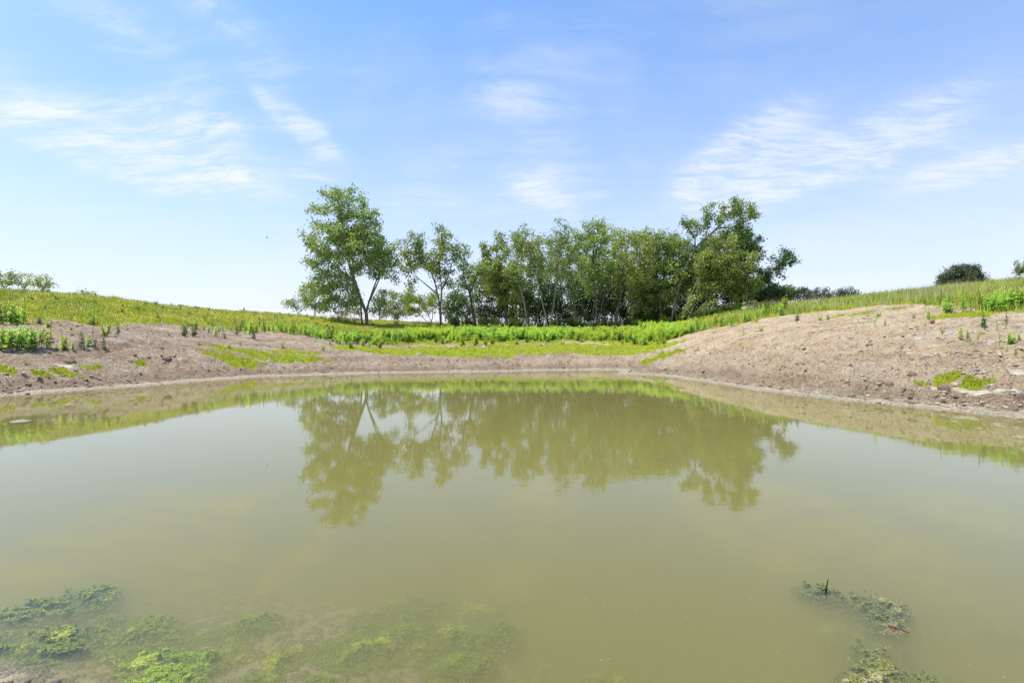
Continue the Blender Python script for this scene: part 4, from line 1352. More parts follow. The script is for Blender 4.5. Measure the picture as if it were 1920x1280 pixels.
for px, py, h in [(1845, 580, 30), (1853, 579, 30), (1860, 581, 34), (1868, 580, 36), (1875, 582, 32), (1882, 577, 36), (1890, 578, 38), (1897, 576, 34), (1904, 575, 36), (1911, 574, 32), (1918, 574, 30), (1862, 573, 34), (1880, 570, 34), (1900, 569, 34)]:
    weed_px('leafy', rs.choice(['weed', 'weed', 'weed_dark']), px, py, h, 'leafy green weed in the large clump at the upper right of the slope', G4, 1.0)


def merge_weeds(name, xs, ys, hs, kinds, mat, label):
    LVs, LFs, LTs, off = [], [], [], 0
    zs = ground_z(np.array(xs), np.array(ys))
    for x, y, z, h, kd in zip(xs, ys, zs, hs, kinds):
        SV, SF, LV, LF, LT = WEEDS[kd, rs.randrange(3)]
        a = rs.uniform(0, 6.28)
        wd_ = rs.uniform(1.0, 1.7)
        c, s = math.cos(a) * h * wd_, math.sin(a) * h * wd_
        V = np.stack([LV[:, 0] * c - LV[:, 1] * s + x, LV[:, 0] * s + LV[:, 1] * c + y, LV[:, 2] * h + z - .02], -1)
        LVs.append(V)
        LFs.append(LF + off)
        LTs.append(np.clip(LT + rs.uniform(-.2, .2), 0, 1))
        off += len(V)
    o = link(name, mesh_arr(name, np.vstack(LVs), np.vstack(LFs), M[mat], False, {'tint': np.concatenate(LTs)}))
    tag(o, kind='stuff')
    o['label'] = label
    return o


xs, ys, hs, kd = [], [], [], []
while len(xs) < 1500:
    px = rs.uniform(560, 1300)
    D = rs.uniform(34.5, 48.5)
    x = (px - 960) / FPX * D
    fy = hit(px, float(np.interp(px, flx, fly)))[1] if len(xs) % 1 == 0 else 0
    if D < fy + .6 or (px < 720 and D > 47) or (px > 1250 and D > 46):
        continue
    h = rs.choice([rs.uniform(.35, .65), rs.uniform(.5, 1.1)]) * (1.0 if D < 43 else .8)
    if fbm(np.array([x * .45]), np.array([D * .45]), 2, 33)[0] < -.5:
        continue
    if 640 - (gz(x, D) + h - CAM_H) / D * FPX < (616 if px < 760 else 609 if px < 1200 else 600) + rs.uniform(-3, 5):
        continue
    xs.append(x)
    ys.append(D)
    hs.append(h)
    kd.append(rs.choice(['leafy', 'leafy', 'bush', 'bush', 'tuft']))
_mix = np.array([fbm(np.array([q * .35]), np.array([w * .35]), 2, 19)[0] + rs.uniform(-.35, .35) for q, w in zip(xs, ys)])
for lo, hi, mt, lb in ((-9, -.36, 'weed_dark', 'darker weeds mixed into the green belt at the foot of the grove'), (.22, 9, 'weed_yellow', 'yellower weeds mixed into the green belt at the foot of the grove')):
    ii = np.nonzero((_mix >= lo) & (_mix < hi))[0]
    merge_weeds('undergrowth', [xs[i] for i in ii], [ys[i] for i in ii], [hs[i] for i in ii], [kd[i] for i in ii], mt, lb)
ii = np.nonzero((_mix >= -.36) & (_mix < .22))[0]
merge_weeds('undergrowth', [xs[i] for i in ii], [ys[i] for i in ii], [hs[i] for i in ii], [kd[i] for i in ii], 'weed', 'dense belt of bright green weeds at the foot of the grove')

# young plants thinning out from the belt over the turf towards the water
xs, ys, hs, kd = [], [], [], []
for _ in range(420):
    px = rs.uniform(560, 1260)
    D = rs.uniform(27, 38.5)
    if rs.random() > .25 + .75 * (D - 27) / 11.5:
        continue
    xs.append((px - 960) / FPX * D)
    ys.append(D)
    hs.append(rs.uniform(.10, .32) * (.6 + .5 * (D - 27) / 11.5))
    kd.append(rs.choice(['tuft', 'bush', 'leafy', 'tuft']))
merge_weeds('ground_plants', xs[::2], ys[::2], hs[::2], kd[::2], 'weed', 'small green plants thinning out over the turf of the far shore')
merge_weeds('ground_plants', xs[1::2], ys[1::2], hs[1::2], kd[1::2], 'weed_yellow', 'small yellow-green plants thinning out over the turf of the far shore')

# scattered darker tufts and forbs in the meadow grass
xs, ys, hs, kd = [], [], [], []
for _ in range(420):
    px = rs.uniform(-120, 700)
    y_ = rs.uniform(22, 52)
    x_ = (px - 960) / FPX * y_
    if y_ < np.interp(x_ / y_, GA, GD) + 1:
        continue
    xs.append(x_)
    ys.append(y_)
    hs.append(rs.uniform(.15, .38))
    kd.append(rs.choice(['tuft', 'bush']))
merge_weeds('meadow_forbs', xs, ys, hs, kd, 'weed_dark', 'small darker plants scattered in the grass of the left hill')

# low dark plants on the shaded floor of the grove
xs, ys, hs, kd = [], [], [], []
for _ in range(260):
    px = rs.uniform(840, 1400)
    D = rs.uniform(50, 66)
    xs.append((px - 960) / FPX * D)
    ys.append(D)
    hs.append(rs.uniform(.6, 1.3))
    kd.append('bush')
for _ in range(150):
    px = rs.uniform(1190, 1440)
    D = rs.uniform(58, 67)
    xs.append((px - 960) / FPX * D)
    ys.append(D)
    hs.append(rs.uniform(1.3, 2.6))
    kd.append('bush')
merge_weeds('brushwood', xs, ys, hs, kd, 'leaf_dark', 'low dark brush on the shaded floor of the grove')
xs, ys, hs, kd = [], [], [], []
for _ in range(80):
    px = rs.choice([rs.gauss(655, 22), rs.gauss(825, 45), rs.gauss(1428, 14)])
    D = rs.uniform(50, 55) if px < 1300 else rs.uniform(40, 44)
    xs.append((px - 960) / FPX * D)
    ys.append(D)
    hs.append(rs.uniform(.35, .8))
    kd.append('tuft')
merge_weeds('dead_brush_litter', xs, ys, hs, kd, 'dry', 'brown dead brush around the trunks and on the right ridge')


# ------------------------------------------------------------------ grass
def blades(name, N, area, hfun, mat, label, width=.018, test=None, lean=.35, heads=None):
    """area(N) -> x, y candidates; test keeps some"""
    x, y = area(N)
    d = base_height(x, y, True)[1]
    g, t = zones(x, y, d)
    keep = test(x, y, g, t)
    x, y = x[keep], y[keep]
    z = ground_z(x, y) - .01
    n = len(x)
    h = hfun(x, y, n)
    a = RNG.uniform(0, 6.283, n)
    ln = RNG.uniform(.1, 1.0, n) * lean * h
    b = RNG.uniform(0, 6.283, n)
    w = width * RNG.uniform(.6, 1.4, n) * (.5 + y / 50)
    P = np.stack([x, y, z], -1)
    s = np.stack([np.cos(a), np.sin(a), 0 * a], -1) * w[:, None]
    tip = P + np.stack([np.cos(b) * ln, np.sin(b) * ln, h], -1)
    V = np.stack([P - s, P + s, tip], 1).reshape(-1, 3)
    F = np.arange(n * 3).reshape(-1, 3)
    tt = np.clip(.45 + .95 * fbm(x * .55, y * .35, 4, 55) + RNG.normal(0, .09, n), 0, 1)
    o = link(name, mesh_arr(name, V, F, M[mat], False, {'tint': np.repeat(tt, 3)}))
    tag(o, kind='stuff')
    o['label'] = label
    return tip


def area_px(p0, p1, d0, d1, power=1.0):
    def f(N):
        px = RNG.uniform(p0, p1, N)
        D = d0 * (d1 / d0) ** RNG.uniform(0, 1, N)
        return (px - 960) / FPX * D, D
    return f


blades('meadow_grass', 230000, area_px(-160, 860, 19, 66), lambda x, y, n: RNG.uniform(.05, .17, n) * (1 + .7 * np.clip(fbm(x * .6, y * .6, 2, 44), 0, 1)), 'grass_left',
       'short yellow-green grass covering the left hill', .013, lambda x, y, g, t: RNG.uniform(0, 1, len(x)) < np.clip(g * 1.2 - .25, 0, 1), .9)
blades('tall_grass', 90000, area_px(1290, 2080, 13, 50), lambda x, y, n: RNG.uniform(.15, .45, n), 'grass_right', 'tall grass along the crest of the right slope', .017,
       lambda x, y, g, t: RNG.uniform(0, 1, len(x)) < np.clip(g * 1.2 - .3, 0, 1), .6)
blades('straw_grass', 22000, area_px(1400, 2080, 22, 44), lambda x, y, n: RNG.uniform(.35, .75, n), 'straw', 'pale seeding grass stalks along the right skyline', .006,
       lambda x, y, g, t: RNG.uniform(0, 1, len(x)) < np.clip(g * 1.4 - .6, 0, 1) * sstep(.2, .9, (fbm(x * .35, y * .35, 3, 12) + .5)) * .55, .25)
blades('straw_grass', 26000, area_px(-160, 720, 24, 58), lambda x, y, n: RNG.uniform(.15, .36, n), 'straw', 'pale dry grass stalks along the crest of the left hill', .007,
       lambda x, y, g, t: RNG.uniform(0, 1, len(x)) < np.clip(g * 1.4 - .6, 0, 1) * sstep(.2, .9, (fbm(x * .3, y * .3, 3, 13) + .5)) * .6, .3)
blades('turf_grass', 240000, area_px(-60, 2000, 9, 40), lambda x, y, n: RNG.uniform(.03, .09, n) + .10 * RNG.uniform(0, 1, n) ** 5, 'turf', 'short bright green turf in patches on the muddy shore', .016,
       lambda x, y, g, t: RNG.uniform(0, 1, len(x)) < np.clip(t * 1.5 - .45, 0, 1), .8)


# ------------------------------------------------------------------ stones, clods and sticks
def chunk(rng, flat=.5, n=1):
    """an angular little rock of 14 triangles or so"""
    V = np.array([(1, 0, 0), (.4, .9, 0), (-.7, .7, 0), (-1, -.2, 0), (-.2, -1, 0), (.8, -.6, 0), (.3, .2, 1), (-.4, 0, .9), (0, 0, -1)], float)
    V += rng.normal(0, .16, V.shape)
    V[:, 2] *= flat
    F = [(0, 1, 6), (1, 2, 6), (2, 7, 6), (2, 3, 7), (3, 4, 7), (4, 6, 7), (4, 5, 6), (5, 0, 6), (1, 0, 8), (2, 1, 8), (3, 2, 8), (4, 3, 8), (5, 4, 8), (0, 5, 8)]
    return V, np.array(F)


def scatter(name, N, area, size, mat, label, test, flat=.45):
    x, y = area(N)
    d = base_height(x, y, True)[1]
    g, t = zones(x, y, d)
    k = test(x, y, d, g, t)
    x, y = x[k], y[k]
    z = ground_z(x, y)
    V0 = [chunk(np.random.default_rng(i + 3), flat) for i in range(6)]
    n = len(x)
    Vs, Fs = [], []
    kind = RNG.integers(0, 6, n)
    s = size(n)
    a = RNG.uniform(0, 6.283, n)
    off = 0
    for i in range(6):
        m = np.nonzero(kind == i)[0]
        if len(m) == 0:
            continue
        B, F = V0[i]
        c, sn = np.cos(a[m])[:, None], np.sin(a[m])[:, None]
        S = s[m][:, None]
        st = RNG.uniform(.6, 1.4, (len(m), 1))
        vx = (B[None, :, 0] * c * st - B[None, :, 1] * sn) * S + x[m][:, None]
        vy = (B[None, :, 0] * sn * st + B[None, :, 1] * c) * S + y[m][:, None]
        vz = B[None, :, 2] * S + z[m][:, None] + S * flat * .25
        Vs.append(np.stack([vx, vy, vz], -1).reshape(-1, 3))
        Fs.append((F[None] + (np.arange(len(m)) * len(B))[:, None, None]).reshape(-1, 3) + off)
        off += len(m) * len(B)
    o = link(name, mesh_arr(name, np.vstack(Vs), np.vstack(Fs), M[mat]))
    tag(o, kind='stuff')
    o['label'] = label


M['gravel'] = plain_mat('gravel', (.42, .32, .22), (.74, .63, .48), 1.3, .95, .01)
scatter('gravel', 26000, area_px(-80, 2000, 9, 40), lambda n: .018 + .06 * RNG.uniform(0, 1, n) ** 2.6, 'gravel', 'small pale stones strewn over the bare banks',
        lambda x, y, d, g, t: (d > .5) & (g < .4) & (t < .4) & (RNG.uniform(0, 1, len(x)) < .34 + .5 * sstep(-.1, .5, fbm(x * .5, y * .5, 3, 77))), .4)
scatter('mud_clods', 26000, area_px(-80, 2000, 9, 36), lambda n: .02 + .06 * RNG.uniform(0, 1, n) ** 3, 'clod', 'dark mud clods and plant scraps along the shore',
        lambda x, y, d, g, t: (d > -.06) & ((d > .32) | (RNG.uniform(0, 1, len(x)) < .12)) & (g < .4) & (t < .5) & (RNG.uniform(0, 1, len(x)) < .5 * sstep(4.0, .6, d) * sstep(-.3, .4, fbm(x * .9, y * .9, 3, 78)) + .03), .5)


def slab_mesh(name, w, dp, th, rng, mat, n=11):
    """an irregular flat stone with a broken edge"""
    a = np.sort((np.arange(n) + rng.uniform(-.3, .3, n)) / n * 6.283)
    r = rng.uniform(.62, 1.14, n)
    top = np.stack([np.cos(a) * r * w, np.sin(a) * r * dp, th * rng.uniform(.75, 1.1, n)], -1)
    inner = top * np.array([.62, .62, 1]) + np.array([0, 0, th * .22])
    low = np.stack([np.cos(a) * r * w * 1.06, np.sin(a) * r * dp * 1.06, np.full(n, -th * 1.2)], -1)
    V = np.vstack([low, top, inner, [[0, 0, th * 1.25]]])
    j = np.arange(n)
    j2 = (j + 1) % n
    Q = np.concatenate([np.stack([j, j2, n + j2, n + j], -1), np.stack([n + j, n + j2, 2 * n + j2, 2 * n + j], -1)])
    Tn = np.stack([2 * n + j, 2 * n + j2, np.full(n, 3 * n)], -1)
    return mesh_arr(name, V, [Q, Tn], M[mat])


def stone(px, py, wpx, hpx, label, mat='lime', name='flat_stone', cat='stone', group=None, thick=None, tilt=.06, seed=0, deep=None):
    x, y = hit(px, py)
    w = wpx / FPX * y / 2
    rng = np.random.default_rng(seed * 13 + int(px))
    th = min(.6 * (thick if thick else .08), max(.018, hpx / FPX * y * .3)) if mat == 'lime' else (thick if thick else max(.03, hpx / FPX * y * .4))
    o = link(name, slab_mesh(name, w, deep if deep else w * .8, th, rng, mat), None, (x, y, gz(x, y) + th * .1))
    e = .4
    zz = base_height(np.array([x - e, x + e, x, x]), np.array([y, y, y - e, y + e]))
    nrm = Vector((-(zz[1] - zz[0]) / (2 * e), -(zz[3] - zz[2]) / (2 * e), 1.0)).normalized()
    nrm = (nrm + Vector((rng.uniform(-1, 1) * tilt, -rng.uniform(.2, 1) * tilt, 0))).normalized()
    o.rotation_mode = 'QUATERNION'
    o.rotation_quaternion = nrm.to_track_quat('Z', 'Y')
    tag(o, label, cat, group)
    return o


stone(108, 687, 62, 10, 'large pale flat slab low on the left bank above two small grass tufts', thick=.05, deep=.36, tilt=.05)
stone(340, 676, 24, 6, 'pale broken stone left of the oval turf', thick=.05)
stone(311, 675, 18, 6, 'brown-grey stone next to the pale broken stone on the left bank', 'clod', 'stone')
stone(272, 650, 22, 6, 'pale flat chip in the middle of the left bank', thick=.035)
stone(283, 643, 12, 5, 'small white stone above the flat chip on the left bank', thick=.05)
stone(168, 656, 14, 4, 'pale stone at the foot of the pair of weeds on the left bank')
stone(131, 680, 18, 6, 'dark stone on the soil above the large pale slab', 'clod', 'stone')
stone(14, 661, 14, 4, 'grey stone at the foot of the low weed clump by the left edge', 'clod', 'stone')
stone(263, 625, 7, 4, 'tiny white stone high on the left bank')
stone(1838, 667, 27, 10, 'pale rounded slab in the middle of the lower right slope', thick=.10, deep=.3)
stone(1903, 701, 46, 12, 'largest cream slab at the right edge above the cracked mud', thick=.06, deep=.25, tilt=.04)
stone(1741, 666, 20, 5, 'flat cream stone left of the pale rounded slab on the right slope')
stone(1707, 662, 14, 6, 'small cream stone left of the flat cream stone on the right slope')
stone(1721, 633, 18, 5, 'pale flat stone on the upper right slope below two tiny tufts')
stone(1758, 614, 12, 4, 'thin pale chip just below the brown dead plant')
stone(1776, 628, 14, 4, 'pale chip beside the small yellow weed on the right slope')
stone(1861, 643, 15, 7, 'white stone left of the spreading bush on the right slope')
stone(1795, 635, 8, 3, 'tiny pale stone at the foot of the yellow-green pair')
stone(1803, 732, 30, 8, 'pale dried mud plate right of the dark clod on the right shore', thick=.05)
stone(1842, 741, 38, 8, 'long pale mud plate near the water on the right shore', thick=.05)
stone(1890, 746, 44, 9, 'wide pale mud plate by the dark boulder at the right edge', thick=.05)
stone(1757, 728, 26, 6, 'grey mud plate left of the dark clod on the right shore', thick=.045)
stone(1791, 720, 12, 7, 'small whitish stone above the dark clod on the right shore')
stone(1771, 735, 22, 15, 'dark broken clod near the water on the right shore', 'clod', 'mud_clod', 'clod', thick=.11, deep=.12)
stone(1915, 752, 24, 22, 'dark round boulder at the right edge by the water', 'clod', 'boulder', 'boulder', thick=.15, deep=.16)
stone(1667, 724, 14, 10, 'small dark clod on the right shore left of the grass tuft', 'clod', 'mud_clod', 'clod', thick=.07)
stone(1709, 706, 18, 8, 'dark clod up the bank from the green tuft on the right shore', 'clod', 'mud_clod', 'clod', thick=.06)
stone(1307, 658, 12, 3, 'brown flat stone on the left part of the bare right slope', 'clod', 'stone')
stone(1295, 634, 9, 4, 'white chip under the first weeds of the ridge row')
stone(1385, 639, 10, 3, 'long white chip on the upper bare right slope')
stone(843, 650, 9, 5, 'white stone on the turf at the left of the far shore')
stone(787, 664, 11, 4, 'pale flat stone on the turf edge left of the white stone on the far shore')
stone(1117, 650, 10, 4, 'pale stone on the turf before the twin-stemmed tree')
stone(905, 650, 14, 7, 'pale mud lump on the turf of the far shore before the black-trunked tree')
stone(883, 697, 7, 4, 'white pebble at the water line of the far shore')
_p = unproj(1408, 573, 51)
_o = link('rubble_mound', slab_mesh('rubble_mound', 1.15, .8, .36, np.random.default_rng(4), 'lime', 17), None, (_p[0], _p[1], gz(_p[0], _p[1]) + .30))
tag(_o, 'pale mound half hidden by branches at the right end of the grove', 'mound')
stone(1505, 655, 10, 4, 'small pale stone in the middle of the bare right slope')
stone(1594, 642, 9, 4, 'small pale stone near the top middle of the bare right slope')


def stick(pts3, r0, r1, name, label, cat, mat='wood', branches=()):
    root = None
    allp = [pts3] + list(branches)
    V, F, off = [], [], 0
    for q, pl in enumerate(allp):
        C = catmull(np.array(pl), .06 if r0 < .02 else .12)
        r = np.linspace(r0, r1, len(C)) * (1 if q == 0 else .55)
        tn = np.gradient(C, axis=0)
        tn /= np.linalg.norm(tn, axis=1)[:, None]
        u = np.cross(tn, np.array([.2, .3, .93]))
        u /= np.linalg.norm(u, axis=1)[:, None] + 1e-9
        w = np.cross(tn, u)
        a = np.arange(6) / 6 * 6.283
        rg = C[:, None] + (r * np.random.default_rng(q).uniform(.8, 1.15, len(r)))[:, None, None] * (np.cos(a)[None, :, None] * u[:, None] + np.sin(a)[None, :, None] * w[:, None])
        V.append(rg.reshape(-1, 3))
        m = len(C)
        i = np.arange(m - 1)[:, None] * 6
        j = np.arange(6)[None]
        F.append(np.stack([i + j, i + (j + 1) % 6, i + 6 + (j + 1) % 6, i + 6 + j], -1).reshape(-1, 4) + off)
        off += m * 6
    V = np.vstack(V)
    org = np.array(pts3[0])
    o = link(name, mesh_arr(name, V - org, np.vstack(F), M[mat], True), None, tuple(org))
    tag(o, label, cat)
    return o


def on_ground(px, py, up=.02):
    x, y = hit(px, py)
    return np.array([x, y, gz(x, y) + up])


stick([on_ground(89, 663, .06), on_ground(100, 667, .05), on_ground(127, 671, .03)], .035, .015, 'driftwood_branch', 'grey driftwood branch lying on the left bank below the weed clump', 'branch')
a = on_ground(24, 727, -.05)
stick([a, a + np.array([-.10, 0, .14]), a + np.array([-.24, .02, .30])], .022, .012, 'leaning_stick', 'dark stick leaning out of the mud at the left shore', 'stick')
stick([on_ground(144, 614, .03), on_ground(156, 612, .04)], .03, .02, 'driftwood_branch', 'short dark branch lying under the left hill grass', 'branch')
stick([on_ground(1380, 640, .02), on_ground(1400, 636, .03)], .02, .012, 'driftwood_branch', 'thin pale stick on the upper bare right slope', 'branch')
b_ = on_ground(1834, 759, -.03)
stick([b_, b_ + np.array([.04, .02, .10]), b_ + np.array([.10, .03, .22])], .010, .005, 'twig', 'bent dark twig standing by the water on the right shore', 'twig', 'wet_wood')
c_ = on_ground(708, 699, -.04)
stick([c_, c_ + np.array([.05, 0, .12]), c_ + np.array([.16, 0, .16])], .02, .012, 'twig', 'small dark twig at the water line of the far left shore', 'twig', 'wet_wood')


# ------------------------------------------------------------------ algae in the water
def algae_mat_material(name, dark, light, top):
    m, T, out = new_mat(name)
    pos = T.node('ShaderNodeNewGeometry').outputs['Position']
    tint = T.node('ShaderNodeAttribute', attribute_name='tint').outputs['Fac']
    n = T.noise(pos, 9.0, 4.0, .6)
    c = T.mix(T.m('ADD', T.m('MULTIPLY', tint, .7), T.m('MULTIPLY', T.m('SUBTRACT', n, .4), .8), clamp=True), dark, light)
    big = T.noise(pos, 4.5, 3.0, .6)
    c = T.mix(T.ramp(big, .56, .68), c, top)
    p = T.node('ShaderNodeBsdfPrincipled')
    T.l.new(c, p.inputs['Base Color'])
    p.inputs['Roughness'].default_value = .6
    p.inputs['Specular IOR Level'].default_value = .3
    tr = T.node('ShaderNodeBsdfTranslucent')
    T.l.new(c, tr.inputs['Color'])
    nv = T.node('ShaderNodeVectorMath', operation='MULTIPLY_ADD')
    T.l.new(T.node('ShaderNodeNewGeometry').outputs['Normal'], nv.inputs[0])
    nv.inputs[1].default_value = (.4,) * 3
    nv.inputs[2].default_value = (0, 0, .6)
    nn = T.node('ShaderNodeVectorMath', operation='NORMALIZE')
    T.l.new(nv.outputs[0], nn.inputs[0])
    T.l.new(nn.outputs[0], p.inputs['Normal'])
    mx = T.node('ShaderNodeMixShader')
    mx.inputs[0].default_value = .3
    T.l.new(p.outputs[0], mx.inputs[1])
    T.l.new(tr.outputs[0], mx.inputs[2])
    T.l.new(mx.outputs[0], out.inputs[0])
    return m


M['algae'] = algae_mat_material('green_algae', (0.14, 0.20, 0.02), (0.36, 0.42, 0.045), (0.60, 0.62, 0.06))
M['algae_lime'] = algae_mat_material('lime_algae', (0.22, 0.36, 0.02), (0.50, 0.60, 0.05), (0.68, 0.75, 0.07))
M['algae_brown'] = algae_mat_material('brown_algae', (0.16, 0.19, 0.045), (0.38, 0.38, 0.11), (0.55, 0.50, 0.24))


def algae(name, ells, mat, top, label, cat='algae', kind=None, N=16000, thick=.10, size=.02, group=None, seed=0):
    """a tangle of fine filaments filling low pillows under (and just through) the surface.
    ells: (px, py, half width px, half depth px, rot) on the water plane."""
    rng = np.random.default_rng(seed + 77)
    P, tt = [], []
    tot = sum(e[2] * e[3] for e in ells)
    for (px, py, hw, hd, rot) in ells:
        D = FPX * CAM_H / (py - 640.0)
        cx0, cy0 = (px - 960) / FPX * D, D
        a = hw / FPX * D
        b = abs(FPX * CAM_H / (py - hd - 640.0) - FPX * CAM_H / (py + hd - 640.0)) / 2
        n = int(N * hw * hd / tot)
        r = 1.22 * rng.uniform(0, 1, n) ** .68
        th = rng.uniform(0, 6.283, n)
        u, v = r * np.cos(th), r * np.sin(th)
        c, s = math.cos(rot), math.sin(rot)
        x = cx0 + u * a * c - v * b * s
        y = cy0 + u * a * s + v * b * c
        dens = fbm(x * 3.6 + seed, y * 3.6, 4, 15 + seed)
        edge = 1 - r ** 2
        lift = np.clip(edge * .8 + dens * 1.0, -1, 1)
        keep = lift > rng.uniform(-.05, 1.0, n)
        z = top - thick * .55 * np.clip(1 - lift, 0, 1) ** 1.2 - rng.uniform(0, 1, n) ** 2 * .05 + .025 * fbm(x * 13, y * 13, 3, 5)
        if kind is None:
            fleck = (fbm(x * 24, y * 34, 3, 8 + seed) + .45 * dens + .25 * edge > .42) & (rng.uniform(0, 1, n) < .75)
            z = np.minimum(z - .008, -.012)
            z = np.where(fleck, np.maximum(z, top - rng.uniform(0, .018, n)), z)
            lift = np.where(fleck, lift + .35, lift - .1)
        bed = base_height(x, y) + .012
        z = np.maximum(np.minimum(z, top + .012), bed)
        P.append(np.stack([x, y, z], -1)[keep])
        tt.append(np.clip(.3 + .5 * lift + rng.normal(0, .2, n), 0, 1)[keep])
    P = np.vstack(P)
    tt = np.concatenate(tt)
    n = len(P)
    d = rng.normal(0, 1, (n, 3))
    d[:, 0] += .8
    d[:, 2] *= .35
    d /= np.linalg.norm(d, axis=1)[:, None]
    sdv = np.cross(d, rng.normal(0, 1, (n, 3)) + np.array([0, 0, 1.5]))
    sdv /= np.linalg.norm(sdv, axis=1)[:, None] + 1e-9
    L = size * rng.uniform(.6, 1.6, (n, 1))
    V = np.stack([P - d * L, P + sdv * L * .28, P + d * L, P - sdv * L * .28], 1).reshape(-1, 3)
    k = np.arange(n)[:, None] * 4
    F = np.concatenate([k + np.array([[0, 1, 2]]), k + np.array([[0, 2, 3]])])
    org = P.mean(0)
    o = link(name, mesh_arr(name, V - org, F, M[mat], False, {'tint': np.repeat(tt, 4)}), None, tuple(org))
    tag(o, label, cat if kind is None else None, group, kind)
    if kind:
        o['label'] = label
    return o


algae('algae_mat', [(155, 1108, 80, 26, .12), (60, 1140, 75, 24, .1), (115, 1130, 80, 26, .15)], 'algae', -.002, 'mottled green algae mat at the left edge of the water, farther of two', N=70000, thick=.09, size=.009, seed=1)
algae('algae_mat', [(128, 1182, 62, 24, .2), (40, 1205, 60, 16, .1), (110, 1205, 50, 14, 0)], 'algae', -.002, 'mottled green algae mat at the left edge of the water, nearer of two', N=60000, thick=.09, size=.009, seed=2)
algae('algae_mat', [(335, 1256, 80, 38, .2), (272, 1226, 40, 18, .3), (372, 1216, 44, 14, .3)], 'algae_lime', -.004, 'bright lime algae billowing at the bottom edge left of the middle', N=70000, thick=.08, size=.009, seed=3)
algae('algae_mat', [(1545, 1105, 45, 20, -.35), (1620, 1125, 70, 26, -.25), (1650, 1155, 42, 18, -.3)], 'algae_brown', .001, 'olive algae mat beside the red dragonfly', N=80000, thick=.07, size=.008, seed=4)
algae('algae_mat', [(1640, 1215, 40, 24, -.5), (1690, 1255, 75, 36, -.4), (1620, 1270, 40, 30, -.3)], 'algae_brown', .0, 'olive algae mat at the bottom edge below the red dragonfly', N=80000, thick=.08, size=.008, seed=5)
algae('submerged_algae', [(400, 1165, 130, 40, .25), (250, 1165, 100, 34, .2), (350, 1215, 150, 66, .2), (545, 1200, 60, 34, .2), (110, 1165, 150, 60, .1), (480, 1250, 60, 30, .2)], 'algae', -.035, 'drowned green algae under the shallow left water', None, 'stuff', 130000, .14, .010, seed=6)
algae('submerged_algae', [(900, 1150, 90, 34, .1), (780, 1135, 160, 50, .12), (720, 1180, 110, 40, .1), (820, 1255, 40, 30, .2), (660, 1272, 45, 20, .1), (860, 1215, 70, 26, .1), (590, 1262, 40, 22, .1)], 'algae', -.055, 'drowned dark algae under the middle of the near water', None, 'stuff', 120000, .15, .010, seed=7)
algae('submerged_algae', [(1150, 1230, 70, 40, -.3), (1640, 1140, 170, 60, -.3), (1750, 1230, 130, 60, -.3), (1880, 1150, 60, 20, -.3)], 'algae', -.085, 'drowned dark algae under the right near water', None, 'stuff', 60000, .17, .011, seed=8)


def water_pt(px, py, z=0.0):
    D = FPX * (CAM_H - z) / (py - 640.0)
    return np.array([(px - 960) / FPX * D, D, z])


w0 = water_pt(1548, 1117, -.03)
stick([w0, w0 + np.array([.004, .0, .05]), w0 + np.array([.022, .01, .098])], .0075, .003, 'twig', 'dark twig standing out of the olive algae mat beside the dragonfly', 'twig', 'wet_wood', [[w0 + np.array([-.03, -.01, .035]), w0 + np.array([.005, 0, .05])]])

# specks of foam and seed floating on the water
n = 130
px = RNG.uniform(0, 1920, n)
py = 860 + 420 * RNG.uniform(0, 1, n) ** .6
x = (px - 960) / FPX * (FPX * CAM_H / (py - 640))
y = FPX * CAM_H / (py - 640)
ok = shore_dist(x, y) < -.2
x, y = x[ok], y[ok]
n = len(x)
s = RNG.uniform(.0009, .003, n) * (.6 + y * .16)
a = RNG.uniform(0, 6.28, n)
V = []
for k in range(5):
    an = a + k * 6.283 / 5
    V.append(np.stack([x + np.cos(an) * s, y + np.sin(an) * s * 1.0, np.full(n, .0015)], -1))
V.append(np.stack([x, y, np.full(n, .0015) + s * .8], -1))
V = np.stack(V, 1).reshape(-1, 3)
k6 = np.arange(n)[:, None] * 6
F = np.concatenate([k6 + np.array([[q, (q + 1) % 5, 5]]) for q in range(5)])
M['foam'] = plain_mat('foam', (.34, .33, .24), (.56, .54, .44), 4, .6, .001)
o = link('floating_specks', mesh_arr('floating_specks', V, F, M['foam']))
tag(o, kind='stuff')
o['label'] = 'tiny pale specks floating on the pond'
# a pale raft of scum and a few floating leaves
M['scum'] = plain_mat('scum', (.24, .25, .15), (.36, .36, .24), 6, .7, .004)


def raft(px, py, w, dp, label, mat, name, cat):
    p = water_pt(px, py, .004)
    rng = np.random.default_rng(int(px))
    o = link(name, slab_mesh(name, w, dp, .006, rng, mat, 13), None, tuple(p))
    tag(o, label, cat)


raft(40, 789, .21, .16, 'pale raft of scum floating near the left shore', 'scum', 'floating_scum', 'scum')
raft(93, 754, .10, .08, 'small dark scrap floating by the left shore', 'clod', 'floating_scrap', 'debris')
raft(1348, 741, .16, .12, 'small green raft of weed floating near the right shore', 'weed_yellow', 'floating_weed', 'weed')
raft(1235, 716, .22, .16, 'flat green weed raft floating by the mud spit of the far shore', 'weed', 'floating_weed', 'weed')
raft(990, 697, .20, .16, 'dark scrap at the water line in the middle of the far shore', 'clod', 'floating_scrap', 'debris')


